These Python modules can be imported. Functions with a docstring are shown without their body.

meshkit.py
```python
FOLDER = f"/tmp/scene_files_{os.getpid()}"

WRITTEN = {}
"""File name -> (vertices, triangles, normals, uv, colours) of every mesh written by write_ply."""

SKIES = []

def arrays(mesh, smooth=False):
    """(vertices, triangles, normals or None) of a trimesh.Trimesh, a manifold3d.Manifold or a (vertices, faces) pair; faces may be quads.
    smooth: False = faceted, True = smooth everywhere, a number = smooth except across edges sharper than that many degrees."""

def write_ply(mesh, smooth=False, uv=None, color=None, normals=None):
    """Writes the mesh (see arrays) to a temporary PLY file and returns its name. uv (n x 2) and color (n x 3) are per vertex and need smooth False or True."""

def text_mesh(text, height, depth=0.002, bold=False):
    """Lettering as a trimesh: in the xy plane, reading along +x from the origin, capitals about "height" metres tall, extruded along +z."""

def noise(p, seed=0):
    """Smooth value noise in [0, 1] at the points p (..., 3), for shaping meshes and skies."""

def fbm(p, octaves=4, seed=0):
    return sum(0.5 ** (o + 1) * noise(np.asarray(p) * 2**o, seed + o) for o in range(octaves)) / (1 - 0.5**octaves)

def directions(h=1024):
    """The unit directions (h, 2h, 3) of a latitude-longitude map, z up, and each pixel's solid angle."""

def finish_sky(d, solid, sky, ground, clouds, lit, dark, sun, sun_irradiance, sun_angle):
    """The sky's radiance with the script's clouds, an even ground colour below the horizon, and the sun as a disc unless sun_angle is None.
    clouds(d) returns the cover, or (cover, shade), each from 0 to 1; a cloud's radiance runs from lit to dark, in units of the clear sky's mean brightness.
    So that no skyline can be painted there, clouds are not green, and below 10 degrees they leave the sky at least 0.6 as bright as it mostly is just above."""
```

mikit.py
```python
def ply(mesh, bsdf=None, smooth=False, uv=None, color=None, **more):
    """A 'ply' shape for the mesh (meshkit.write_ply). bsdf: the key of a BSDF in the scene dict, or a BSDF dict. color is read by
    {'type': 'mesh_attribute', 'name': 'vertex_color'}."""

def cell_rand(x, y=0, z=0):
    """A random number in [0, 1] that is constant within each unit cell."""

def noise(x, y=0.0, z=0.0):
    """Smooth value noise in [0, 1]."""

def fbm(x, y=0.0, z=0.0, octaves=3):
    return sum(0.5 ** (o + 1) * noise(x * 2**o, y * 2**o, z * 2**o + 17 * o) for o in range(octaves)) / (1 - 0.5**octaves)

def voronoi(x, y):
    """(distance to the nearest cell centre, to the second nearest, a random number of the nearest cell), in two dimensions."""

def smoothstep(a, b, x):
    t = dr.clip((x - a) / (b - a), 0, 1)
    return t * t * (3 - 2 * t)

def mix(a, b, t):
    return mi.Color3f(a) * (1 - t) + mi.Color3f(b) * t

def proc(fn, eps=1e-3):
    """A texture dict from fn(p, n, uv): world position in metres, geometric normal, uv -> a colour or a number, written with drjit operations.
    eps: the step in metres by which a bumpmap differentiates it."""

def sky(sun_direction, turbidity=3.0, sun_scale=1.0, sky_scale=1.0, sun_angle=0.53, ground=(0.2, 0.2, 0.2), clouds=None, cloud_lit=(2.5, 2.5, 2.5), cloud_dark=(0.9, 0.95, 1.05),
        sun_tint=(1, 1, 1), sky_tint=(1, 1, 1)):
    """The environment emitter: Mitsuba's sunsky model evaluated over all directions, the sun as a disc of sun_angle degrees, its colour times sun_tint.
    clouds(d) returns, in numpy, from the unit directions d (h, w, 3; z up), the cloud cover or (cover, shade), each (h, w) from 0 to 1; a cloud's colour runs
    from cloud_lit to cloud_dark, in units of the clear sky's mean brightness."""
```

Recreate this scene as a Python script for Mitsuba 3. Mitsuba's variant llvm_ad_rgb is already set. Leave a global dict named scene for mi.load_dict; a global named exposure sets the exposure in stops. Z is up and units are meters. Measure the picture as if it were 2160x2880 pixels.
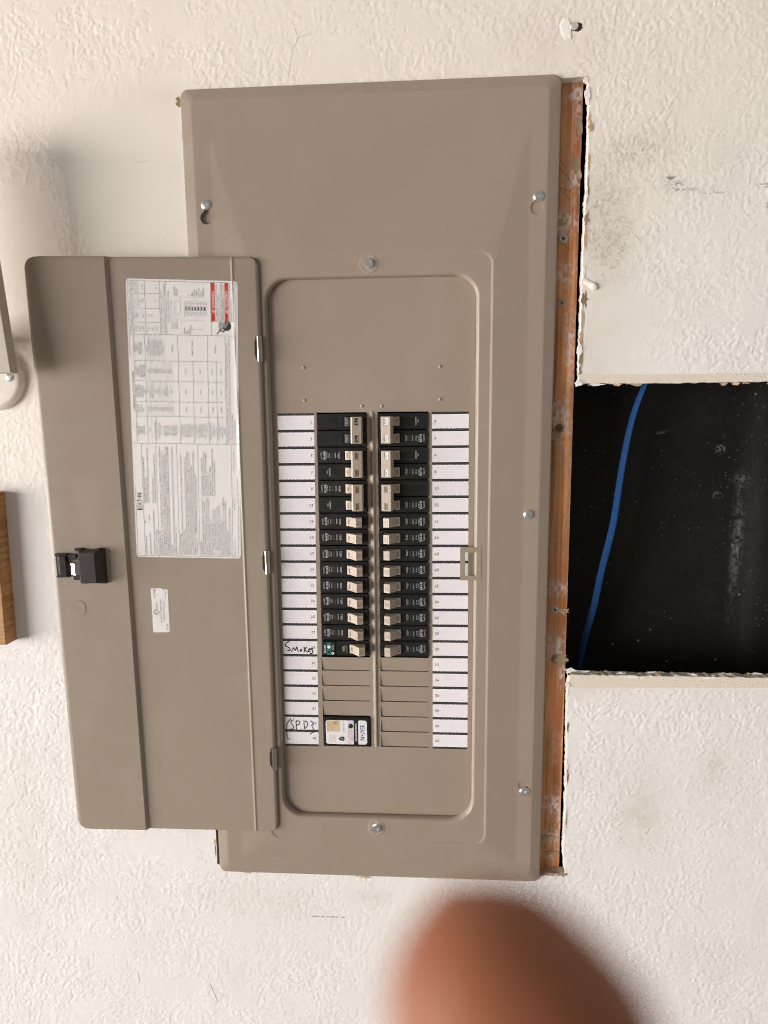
import math, random
import numpy as np, trimesh, shapely
import mitsuba as mi, drjit as dr
import manifold3d as m3
from shapely.geometry import Polygon, LineString, box as sbox
from shapely import affinity
import mikit, meshkit
from mikit import proc, noise, fbm, smoothstep, mix, voronoi

T = mi.ScalarTransform4f
scene, labels = {}, {}
rng = np.random.default_rng(7)
random.seed(7)

# ------------------------------------------------------------------ camera, light, exposure
CAM = np.array([0.0669, -0.8130, -0.0006])
FWD = np.array([-0.06608, 0.98845, -0.13635]); UP = np.array([0.0013, 0.1367, 0.9906])
scene['camera'] = {'type': 'thinlens', 'fov_axis': 'y', 'fov': 2 * math.degrees(math.atan(1440 / 2003.07)),
                   'to_world': T().look_at(origin=CAM.tolist(), target=(CAM + FWD).tolist(), up=UP.tolist()),
                   'aperture_radius': 0.0019, 'focus_distance': 0.81, 'near_clip': 0.01, 'far_clip': 50.0}
exposure = 0.0


def quad(p):
    return trimesh.Trimesh(np.array(p, float), [[0, 1, 2], [0, 2, 3]], process=False)


# the open garage door, 5 m to the left: the daylight that falls in
scene['garage_opening'] = mikit.ply(quad([[-5.2, -0.70, -1.75], [-5.2, -0.70, 0.80], [-5.2, -7.2, 0.80], [-5.2, -7.2, -1.75]]), None)
scene['garage_opening']['emitter'] = {'type': 'area', 'radiance': {'type': 'rgb', 'value': [15.2, 14.6, 14.1]}}
labels['garage_opening'] = {'label': 'bright open garage door letting the daylight in from the left', 'category': 'opening', 'kind': 'structure'}
# light bounced about the garage
scene['room_light'] = {'type': 'constant', 'radiance': {'type': 'rgb', 'value': [0.232, 0.221, 0.208]}}

# ------------------------------------------------------------------ materials
VC = {'type': 'mesh_attribute', 'name': 'vertex_color'}


def two(b):
    return {'type': 'twosided', 'bsdf': b}


def px(p):
    return p.x * 1000.0, p.z * 1000.0            # millimetres on the wall


def blob(x, z, cx, cz, rx, rz):
    return dr.exp(-(dr.square((x - cx) / rx) + dr.square((z - cz) / rz)))


def cell_rand_like(w):
    return w * 13.7 - dr.floor(w * 13.7)


def wall_colour(p, n, uv):
    x, z = px(p)
    c = mix((0.822, 0.780, 0.748), (0.812, 0.748, 0.675), smoothstep(-250.0, 330.0, z + 160 * (fbm(x / 260.0, z / 260.0, 4.0, 2) - 0.5) - 0.25 * x))
    c = c * (0.965 + 0.07 * fbm(x / 60.0, z / 60.0, 8.0, 3))
    # cream stains
    tan = 0.30 * blob(x, z, 195, 385, 60, 40) + 0.35 * blob(x, z, -8, -600, 24, 8) + 0.45 * blob(x, z, 316, -483, 26, 45) + 0.35 * blob(x, z, 400, -418, 16, 26) + 0.25 * blob(x, z, -450, -520, 40, 130) \
        + 0.25 * blob(x, z, -200, 345, 60, 14) + 0.35 * blob(x, z, 255, -320, 40, 14) + 0.3 * blob(x, z, 250, 210, 30, 60) + 0.22 * blob(x, z, -150, -610, 90, 24) + 0.3 * blob(x, z, 250, 45, 40, 90)
    c = mix(c, (0.60, 0.53, 0.40), dr.clip(tan * (0.25 + 1.1 * fbm(x / 14.0, z / 14.0, 12.0, 3)), 0, 0.8))
    # grey hand grime beside the slot: a speckle that catches in the texture
    grime = blob(x, z, 256, 205, 32, 42) + 0.8 * blob(x, z, 262, 165, 26, 30) + 0.75 * blob(x, z, 292, 275, 30, 18) + 0.5 * blob(x, z, 318, 240, 16, 12) + 0.3 * blob(x, z, 380, 262, 22, 20) + 0.35 * blob(x, z, 255, 250, 20, 30)
    speck = smoothstep(0.42, 0.80, noise(x / 1.1, z / 1.1, 31.0) * 0.55 + noise(x / 3.5, z / 3.5, 33.0) * 0.45)
    c = mix(c, (0.40, 0.355, 0.30), dr.clip(0.62 * grime * (0.30 + 0.75 * speck) * (0.5 + fbm(x / 14.0, z / 14.0, 35.0, 2)), 0, 0.65))
    # dark rub marks
    dark = 0.9 * blob(x, z, 321, 244, 7, 2.2) + 0.8 * blob(x, z, 328, 236, 6, 4) + 0.9 * blob(x, z, 423, 234, 12, 2.0) + 0.5 * blob(x, z, 340, 232, 16, 2.0) + 0.5 * blob(x, z, 365, 228, 14, 1.6) + 0.9 * blob(x, z, 424, 215, 4, 5)
    c = mix(c, (0.16, 0.15, 0.13), dr.clip(dark * smoothstep(0.38, 0.6, noise(x / 2.0, z / 1.6, 41.0)), 0, 0.85))
    # the scored pencil line below the panel
    line = smoothstep(1.0, 0.25, dr.abs(z + 628.5 + 0.5 * noise(x / 9.0, 3.0))) * smoothstep(-92.0, -80.0, x) * smoothstep(-40.0, -45.0, x) * smoothstep(0.30, 0.55, noise(x / 1.2, z / 1.2, 5.0))
    c = mix(c, (0.13, 0.13, 0.14), dr.clip(line, 0, 0.85))
    # fly specks
    a, b, w = voronoi(x / 26.0, z / 26.0)
    c = mix(c, (0.25, 0.20, 0.15), smoothstep(0.004 + 0.024 * w, 0.002 + 0.012 * w, a) * smoothstep(0.55, 0.6, cell_rand_like(w)) * 0.6)
    return c


scene['wall_paint'] = two({'type': 'principled', 'base_color': proc(wall_colour), 'roughness': 0.6, 'specular': 0.35})


def paint_height(p, n, uv):
    x, y, z = p.x * 1000.0, p.y * 1000.0, p.z * 1000.0
    patch = 0.25 + 0.75 * smoothstep(0.45, 0.75, fbm(x / 90.0, z / 90.0, 2.0, 2)) + 4.5 * blob(x, z, -340, 110, 34, 60)
    return 0.000028 * patch * (noise(x / 3.2, z / 2.4, y / 3.0) + 0.5 * noise(x / 1.6, z / 1.3, y / 1.5)) + 0.00012 * fbm(x / 120.0, z / 120.0, 5.0, 2)


def paint_colour(p, n, uv):
    x, z = px(p)
    c = mix((0.344, 0.273, 0.213), (0.324, 0.255, 0.198), fbm(x / 70.0, z / 90.0, 3.0, 3))
    a, b, w = voronoi(x / 22.0, z / 22.0)
    c = mix(c, (0.10, 0.075, 0.055), smoothstep(0.022, 0.010, a) * smoothstep(0.8, 0.85, w) * 0.6)
    return mix(c, (0.36, 0.30, 0.25), 0.25 * smoothstep(0.6, 0.8, fbm(x / 30.0, z / 12.0, 9.0, 3)) * smoothstep(0.5, 0.7, noise(x / 70.0, z / 70.0, 1.0)))


def paint_rough(p, n, uv):
    x, z = px(p)
    return 0.27 + 0.16 * fbm(x / 55.0, z / 75.0, 6.0, 3) + 0.10 * smoothstep(0.6, 0.8, noise(x / 25.0, z / 40.0, 8.0))


scene['panel_paint'] = two({'type': 'bumpmap', 'scale': 1.0, 'arbitrary': proc(paint_height, eps=0.0004),
                            'bsdf': {'type': 'principled', 'base_color': proc(paint_colour), 'roughness': proc(paint_rough), 'specular': 0.5}})
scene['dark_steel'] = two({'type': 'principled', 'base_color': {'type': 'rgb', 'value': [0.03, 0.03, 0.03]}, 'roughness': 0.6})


def scuffed(p, n, uv):
    x, z = px(p)
    return 0.30 + 0.25 * fbm(x / 6.0, z / 3.0, 2.0, 3)


scene['plastic'] = two({'type': 'principled', 'base_color': VC, 'roughness': proc(scuffed), 'specular': 0.32})
scene['handle_plastic'] = two({'type': 'principled', 'base_color': VC, 'roughness': 0.34, 'specular': 0.5})
scene['gloss_plastic'] = two({'type': 'principled', 'base_color': VC, 'roughness': 0.15, 'specular': 0.6})
scene['print'] = two({'type': 'principled', 'base_color': VC, 'roughness': 0.45, 'specular': 0.4})
scene['paper'] = two({'type': 'principled', 'base_color': VC, 'roughness': 0.7, 'specular': 0.25})
scene['zinc'] = two({'type': 'principled', 'base_color': {'type': 'rgb', 'value': [0.88, 0.88, 0.86]}, 'metallic': 1.0, 'roughness': 0.3})
scene['hinge_steel'] = two({'type': 'principled', 'base_color': {'type': 'rgb', 'value': [0.52, 0.49, 0.44]}, 'metallic': 1.0, 'roughness': 0.16})


def gypsum_height(p, n, uv):
    x, y, z = p.x * 1000.0, p.y * 1000.0, p.z * 1000.0
    return 0.0006 * fbm(x / 2.0, z / 2.0, y / 2.0, 3)


scene['gypsum'] = two({'type': 'bumpmap', 'scale': 1.0, 'arbitrary': proc(gypsum_height, eps=0.0004), 'bsdf': {'type': 'principled', 'base_color': VC, 'roughness': 0.9, 'specular': 0.1}})


def stud_colour(p, n, uv):
    x, z = px(p)
    xs = x - 0.006 * z
    wob = 5.0 * fbm(xs / 30.0, z / 160.0, 2.0, 2)
    g = noise((xs + wob) / 3.6, z / 300.0, 4.0) * 0.6 + noise((xs + wob) / 1.2, z / 80.0, 6.0) * 0.4
    c = mix((0.74, 0.330, 0.122), (0.50, 0.190, 0.064), smoothstep(0.35, 0.75, g))
    c = mix(c, (0.26, 0.085, 0.032), smoothstep(0.60, 0.85, noise((xs + wob) / 6.5, z / 420.0, 9.0)) * 0.75)
    c = c * (0.75 + 0.5 * fbm(x / 20.0, z / 50.0, 14.0, 3))
    # plaster dust bands
    dust = blob(x, z, 212, 205, 16, 12) + 0.9 * blob(x, z, 224, 250, 5, 16) + 0.7 * blob(x, z, 224, 330, 5, 30) + 0.9 * blob(x, z, 212, -4, 14, 18) + 0.7 * blob(x, z, 210, 150, 14, 14) \
        + 0.75 * blob(x, z, 222, 90, 6, 26) + 0.7 * blob(x, z, 222, 50, 5, 22) + 0.8 * blob(x, z, 215, -205, 12, 10) + 0.9 * blob(x, z, 214, -275, 13, 14) + 0.8 * blob(x, z, 222, -310, 5, 18) \
        + 0.9 * blob(x, z, 210, -478, 9, 12) + 0.6 * blob(x, z, 222, -490, 4, 22) + 0.6 * blob(x, z, 214, -520, 12, 10) + 0.4 * blob(x, z, 215, -545, 12, 6) + 0.5 * blob(x, z, 218, 335, 14, 6)
    dust = dust + 0.20 * smoothstep(0.42, 0.75, fbm(x / 18.0, z / 40.0, 31.0, 2))
    k = smoothstep(0.36, 0.66, fbm(x / 2.6, z / 4.0, 21.0, 4)) * 0.95 + 0.18
    c = mix(c, (0.72, 0.62, 0.57), dr.clip(dust * k, 0, 0.85))
    # carpenter's pencil
    def stroke(x0, z0, x1, z1, w=0.55):
        dx, dz = x1 - x0, z1 - z0
        t = dr.clip(((x - x0) * dx + (z - z0) * dz) / (dx * dx + dz * dz), 0, 1)
        return smoothstep(w, 0.2, dr.sqrt(dr.square(x - x0 - t * dx) + dr.square(z - z0 - t * dz)))
    s = mi.Float(0.0)
    for q in ((204, 276, 208, 268), (208, 268, 213, 262), (213, 262, 218, 266), (218, 266, 220, 278), (206, 262, 214, 254), (214, 254, 222, 242), (222, 242, 219, 238), (219, 238, 207, 242), (207, 242, 218, 228),
              (203, 190, 220, 176), (206, 290, 205, 262)):
        s = dr.maximum(s, stroke(*q))
    return mix(c, (0.07, 0.03, 0.02), s * 0.6)


scene['stud_wood'] = two({'type': 'principled', 'base_color': proc(stud_colour), 'roughness': 0.42, 'specular': 0.4})


def board_colour(p, n, uv):
    x, y, z = p.x * 1000.0, p.y * 1000.0, p.z * 1000.0
    g = noise(z / 3.0 + 2.0 * fbm(x / 60.0, z / 40.0, 1.0, 2), x / 120.0, y / 40.0) * 0.65 + noise(z / 0.9, x / 60.0, y / 12.0) * 0.35
    return mix((0.50, 0.255, 0.095), (0.34, 0.155, 0.055), smoothstep(0.3, 0.75, g)) * (0.85 + 0.3 * fbm(x / 25.0, z / 40.0, y / 9.0, 3))


scene['board_wood'] = two({'type': 'principled', 'base_color': proc(board_colour), 'roughness': 0.45, 'specular': 0.4})


def felt_colour(p, n, uv):
    x, z = px(p)
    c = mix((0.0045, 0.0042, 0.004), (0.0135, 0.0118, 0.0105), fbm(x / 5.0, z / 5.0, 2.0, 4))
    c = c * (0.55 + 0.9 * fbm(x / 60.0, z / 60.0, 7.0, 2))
    # chalky streak and dust
    st = blob(x, z, 455 + 0.03 * (z + 150), -165, 6, 62) * smoothstep(0.30, 0.75, 0.5 * noise(x / 0.9, z / 1.1, 6.0) + 0.5 * noise(x / 3.0, z / 5.0, 7.0)) + 0.55 * blob(x, z, 457, -86, 9, 7) * smoothstep(0.4, 0.6, noise(x / 2.0, z / 2.0, 9.0))
    c = mix(c, (0.20, 0.185, 0.17), dr.clip(st * 0.9, 0, 0.85))
    c = mix(c, (0.046, 0.040, 0.038), dr.clip(0.8 * blob(x, z, 472, -150, 13, 190), 0, 1) * (0.35 + 0.65 * fbm(x / 3.0, z / 6.0, 13.0, 3)))
    ring = smoothstep(3.0, 1.0, dr.abs(dr.sqrt(dr.square(x - 352) + dr.square((z + 14) * 1.25)) - 17.0)) * smoothstep(-24.0, -28.0, z)
    c = mix(c, (0.30, 0.27, 0.24), dr.clip(ring * 0.35 * smoothstep(0.3, 0.7, noise(x / 3.0, z / 3.0, 8.0)), 0, 1))
    hole = smoothstep(9.0, 4.0, dr.sqrt(dr.square(x - 428) + dr.square(z + 50))) * smoothstep(0.35, 0.6, noise(x / 2.0, z / 2.0, 3.0))
    c = mix(c, (0.38, 0.34, 0.29), hole * 0.38 * smoothstep(-58.0, -46.0, z))
    hole2 = smoothstep(9.0, 5.0, dr.sqrt(dr.square(x - 427) + dr.square(z + 109))) * smoothstep(-112.0, -106.0, z)
    c = mix(c, (0.30, 0.26, 0.22), hole2 * 0.25 * smoothstep(0.3, 0.6, noise(x / 2.0, z / 2.0, 3.0)))
    c = mix(c, (0.015, 0.012, 0.01), smoothstep(3.0, 2.0, dr.sqrt(dr.square(x - 427) + dr.square(z + 54))))
    a, b, w = voronoi(x / 9.0, z / 9.0)
    c = mix(c, (0.55, 0.48, 0.42), smoothstep(0.075, 0.035, a) * smoothstep(0.70, 0.76, w) * smoothstep(0.45, 0.62, noise(x / 30.0, z / 30.0, 2.0)) * 0.6)
    a, b, w = voronoi(x / 31.0 + 5.0, z / 31.0)
    c = mix(c, (0.50, 0.34, 0.22), smoothstep(0.05, 0.03, a) * smoothstep(0.90, 0.92, w) * 0.6)
    return c


def felt_height(p, n, uv):
    x, z = px(p)
    return 0.00035 * noise(x / 1.5, z / 1.5, 4.0) + 0.004 * fbm(x / 70.0, z / 110.0, 2.0, 2)


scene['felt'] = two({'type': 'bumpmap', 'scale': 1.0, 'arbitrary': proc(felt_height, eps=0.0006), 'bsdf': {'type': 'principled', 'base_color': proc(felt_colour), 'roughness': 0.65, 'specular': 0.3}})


def skin_colour(p, n, uv):
    x, y, z = p.x * 1000.0, p.y * 1000.0, p.z * 1000.0
    return mix((0.290, 0.100, 0.046), (0.232, 0.074, 0.033), fbm(x / 4.0, y / 4.0, z / 4.0, 3))


scene['skin'] = {'type': 'principled', 'base_color': proc(skin_colour), 'roughness': 0.5, 'specular': 0.35}


# ------------------------------------------------------------------ mesh helpers
class MB:
    """Collects pieces, each with its own smoothing and colour, into one mesh."""

    def __init__(self):
        self.v, self.f, self.c, self.n = [], [], [], 0

    def add(self, mesh, col=(0.5, 0.5, 0.5), smooth=False):
        v, f, nn = meshkit.arrays(mesh, smooth)
        if smooth is False:
            v, f = v[f].reshape(-1, 3), np.arange(len(f) * 3).reshape(-1, 3)
        self.v.append(v); self.f.append(f + self.n); self.n += len(v)
        c = np.asarray(col, float)
        self.c.append(np.broadcast_to(c, (len(v), 3)).copy())
        return self

    def ply(self, bsdf, **more):
        return mikit.ply((np.vstack(self.v), np.vstack(self.f)), bsdf, smooth=True, color=np.vstack(self.c), **more)


def uniq(name):
    if name not in scene and not any(k.startswith(name + '__') for k in scene):
        return name
    i = 1
    while True:
        k = f'{name}_{i:03d}'
        if k not in scene and not any(q.startswith(k + '__') for q in scene):
            return k
        i += 1


def put(name, parent, shape, to_world=None, label=None, **lab):
    key = uniq((parent + '__' if parent else '') + name)
    scene[key] = {**shape, 'to_world': to_world} if to_world is not None else shape
    if label or lab:
        labels[key] = {**({'label': label} if label else {}), **lab}
    return key


def tag(key, label, category, group=None, **more):
    labels[key] = {'label': label, 'category': category, **({'group': group} if group else {}), **more}


def l2w(mesh, cx=0.0, cz=0.0, y=0.0):
    """local millimetres (x right, y up, z out of the wall) to world metres."""
    if hasattr(mesh, 'to_mesh'):
        q = mesh.to_mesh(); v, f = np.array(q.vert_properties[:, :3]), np.array(q.tri_verts)
    else:
        v, f = np.array(mesh.vertices), np.array(mesh.faces)
    w = np.stack([v[:, 0] / 1000 + cx / 1000, y / 1000 - v[:, 2] / 1000, v[:, 1] / 1000 + cz / 1000], 1)
    return trimesh.Trimesh(w, f, process=False)


def tri2d(poly, z=0.0):
    """a flat shapely polygon in mm as a mesh."""
    ms = []
    for g in getattr(poly, 'geoms', [poly]):
        if g.is_empty or g.geom_type != 'Polygon' or g.area < 1e-9:
            continue
        v, f = trimesh.creation.triangulate_polygon(g, engine='earcut')
        ms.append(trimesh.Trimesh(np.c_[v, np.full(len(v), z)], f, process=False))
    return trimesh.util.concatenate(ms) if len(ms) > 1 else ms[0]


def ext(poly, h, z0=0.0):
    ms = [trimesh.creation.extrude_polygon(g, h, engine='earcut') for g in getattr(poly, 'geoms', [poly]) if g.geom_type == 'Polygon' and g.area > 1e-9]
    m = trimesh.util.concatenate(ms) if len(ms) > 1 else ms[0]
    m.apply_translation([0, 0, z0])
    return m


def bx(x0, x1, y0, y1, z0, z1, ch=0.0):
    """a box in local mm, its front edges chamfered."""
    if ch <= 0:
        return trimesh.creation.box(bounds=[[x0, y0, z0], [x1, y1, z1]])
    pts = [[x, y, z] for x in (x0, x1) for y in (y0, y1) for z in (z0, z1 - ch)] + [[x, y, z1] for x in (x0 + ch, x1 - ch) for y in (y0 + ch, y1 - ch)]
    return m3.Manifold.hull_points(np.array(pts, float))


def bevel_prism(prof, y0, y1, ch):
    """profile in (x, z) mm extruded along y with a bevel at both ends."""
    p = Polygon(prof)
    q = p.buffer(-ch, join_style=2)
    pts = [[x, y, z] for (x, z) in list(p.exterior.coords)[:-1] for y in (y0 + ch, y1 - ch)] + [[x, y, z] for (x, z) in list(q.exterior.coords)[:-1] for y in (y0, y1)]
    return m3.Manifold.hull_points(np.array(pts, float))


_glyphs = {}


def flat(text, bold):
    m = meshkit.text_mesh(text, 1.0, 0.01, bold)
    f = np.array(m.faces)[m.face_normals[:, 2] > 0.9]
    used, inv = np.unique(f, return_inverse=True)
    v = np.array(m.vertices)[used]; v[:, 2] = 0
    return v, inv.reshape(-1, 3)


def glyph(c, bold):
    """(vertices, triangles, advance) of one character, its pen at x = 0."""
    if (c, bold) not in _glyphs:
        H, HH = (flat(t, bold)[0][:, 0].max() for t in ('H', 'HH'))
        adv = flat('H' + c + 'H', bold)[0][:, 0].max() - HH
        if c == ' ':
            _glyphs[c, bold] = (np.zeros((0, 3)), np.zeros((0, 3), int), adv)
        else:
            v, f = flat(c, bold)
            v[:, 0] += flat('H' + c, bold)[0][:, 0].max() - (HH - H) - v[:, 0].max()
            _glyphs[c, bold] = (v, f, adv)
    return _glyphs[c, bold]


def text2d(text, h, bold=False, length=None):
    """flat lettering in mm from the origin along +x."""
    V, F, x, n = [], [], 0.0, 0
    for c in text:
        v, f, adv = glyph(c, bold)
        V.append(v + [x, 0, 0]); F.append(f + n); n += len(v); x += adv
    v, f = np.vstack(V) * h, np.vstack(F)
    v[:, 0] -= v[:, 0].min()
    if length:
        v[:, 0] *= length / v[:, 0].max()
    return trimesh.Trimesh(v, f, process=False)


def turn(mesh, how, x, y, z=0.0):
    """place lettering in local mm: how = 0 upright, 'cw' reads downwards, 'ccw' reads upwards."""
    v = np.array(mesh.vertices)
    if how == 'cw':
        v = np.c_[v[:, 1], -v[:, 0], v[:, 2]]
    elif how == 'ccw':
        v = np.c_[-v[:, 1], v[:, 0], v[:, 2]]
    return trimesh.Trimesh(v + [x, y, z], mesh.faces, process=False)


def rr(x0, x1, z0, z1, r, nc=8, ne=10):
    """a rounded rectangle as a ring of points; rings with the same counts can be lofted."""
    pts = []
    for (cx, cz, a0), nx in zip(((x1 - r, z1 - r, 0), (x0 + r, z1 - r, 90), (x0 + r, z0 + r, 180), (x1 - r, z0 + r, 270)), range(4)):
        a = np.radians(a0 + np.linspace(0, 90, nc + 1))
        arc = np.c_[cx + r * np.cos(a), cz + r * np.sin(a)]
        pts.append(arc)
        nxt = ((x0 + r, z1), (x0, z0 + r), (x1 - r, z0), (x1, z1 - r))[nx]
        t = np.linspace(0, 1, ne + 2)[1:-1, None]
        pts.append(arc[-1] * (1 - t) + np.array(nxt) * t)
    return np.vstack(pts)


def taper(x, z):
    return x * (1 + 0.0000294 * (z + 110))


def loft(rings):
    """rings: list of (ring (n, 2) in mm, out) -> open sheet in local mm."""
    n = len(rings[0][0])
    v = np.vstack([np.c_[taper(r[:, 0], r[:, 1]), r[:, 1], np.full(n, h)] for r, h in rings])
    i = np.arange(n); j = (i + 1) % n
    f = np.vstack([np.vstack([np.c_[k * n + i, k * n + j, (k + 1) * n + j], np.c_[k * n + i, (k + 1) * n + j, (k + 1) * n + i]]) for k in range(len(rings) - 1)])
    return trimesh.Trimesh(v, f, process=False)


def ragged(cx, cz, rx, rz, seed, n=26, rough=0.35):
    r = np.random.default_rng(seed)
    a = np.linspace(0, 2 * np.pi, n, endpoint=False)
    k = 1 + rough * (r.random(n) - 0.5) * 2
    return Polygon(np.c_[cx + rx * k * np.cos(a), cz + rz * k * np.sin(a)]).buffer(0)


def rough_line(pts, amp, seed, step=1.6):
    """a polyline with a torn edge."""
    r = np.random.default_rng(seed)
    L = LineString(pts)
    n = max(3, int(L.length / step))
    q = np.array([L.interpolate(t, normalized=True).coords[0] for t in np.linspace(0, 1, n)])
    k = meshkit.fbm(np.c_[np.arange(n) * 0.35, np.full(n, seed * 3.1), np.zeros(n)], 3, seed) - 0.5
    d = np.gradient(q, axis=0); d /= np.linalg.norm(d, axis=1, keepdims=True) + 1e-9
    q += np.c_[-d[:, 1], d[:, 0]] * (k * 2 * amp + (r.random(n) - 0.5) * amp * 0.5)[:, None]
    return q


# ------------------------------------------------------------------ the wall: plasterboard with the slot and the opened cavity
slot_right = rough_line([(231.5, 348), (233.6, 333), (233.7, 254), (232.7, 218), (231.7, 175), (231.3, 112), (230.4, 66), (230.6, 33)], 1.1, 3)
upper_bottom = rough_line([(231.2, 31.0), (297, 29.9), (434, 30.4), (700, 30)], 1.0, 5)
lower_top = rough_line([(700, -306.5), (454, -306.4), (310, -306.2), (229, -306.0)], 1.1, 8)
lower_right = rough_line([(227.8, -308), (226.6, -333), (228.2, -454), (227, -534), (229.5, -557.5)], 1.0, 9)
bottom_edge = rough_line([(229, -558.5), (214, -561.5), (190, -565)], 0.7, 12)
left_low = rough_line([(-198, -563), (-203.0, -561), (-203.2, -526), (-203, -512)], 0.6, 14)
hole = np.vstack([[(190, 346.2)], slot_right[:1], slot_right[1:], upper_bottom, [(700, -100)], lower_top, lower_right, bottom_edge, [(-150, -564)], left_low, [(-196, -505), (-196, 345)]])
WY = 1.5                                                   # the face of the board lies 1.5 mm behind the panel's rim
# the knocked-down plaster is real relief, on a grid of about a millimetre over the part near the panel
SMOOTH_SPOTS = [(-395, 190, 55, 95), (-240, 330, 70, 60), (-300, 300, 70, 90), (-230, 250, 45, 70), (-270, 190, 70, 60), (-225, -545, 60, 28), (-290, -540, 60, 22),
                (270, 95, 36, 60), (262, 170, 28, 50), (250, -330, 22, 14), (-260, -735, 45, 14), (285, 30, 60, 30), (-420, -170, 40, 110)]


RELIEF = 0.42


def ss(a, b, x):
    t = np.clip((x - a) / (b - a), 0, 1)
    return t * t * (3 - 2 * t)


def n2(x, z, seed):
    return meshkit.noise(np.stack([x, z, np.full_like(x, seed * 7.3 + 0.5)], -1), seed)


from scipy.spatial import cKDTree
_r = np.random.default_rng(21)
_g = np.stack(np.meshgrid(np.arange(-540, 520, 2.5), np.arange(-840, 490, 2.5), indexing='ij'), -1).reshape(-1, 2)
_seeds = _g + _r.uniform(-1.4, 1.4, _g.shape)
_seeds = _seeds[_r.random(len(_seeds)) > 0.25]
_zone = meshkit.fbm(np.c_[_seeds / 34, np.zeros(len(_seeds))], 2, 5)
_up = _r.random(len(_seeds)) * 0.55 + _zone * 0.9 > 0.715                  # pressed flat, or left rough between
_lvl = np.where(_up, 0.72 + 0.22 * _r.random(len(_seeds)), 0.05 + 0.35 * _r.random(len(_seeds)))
_tree = cKDTree(_seeds)


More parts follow.
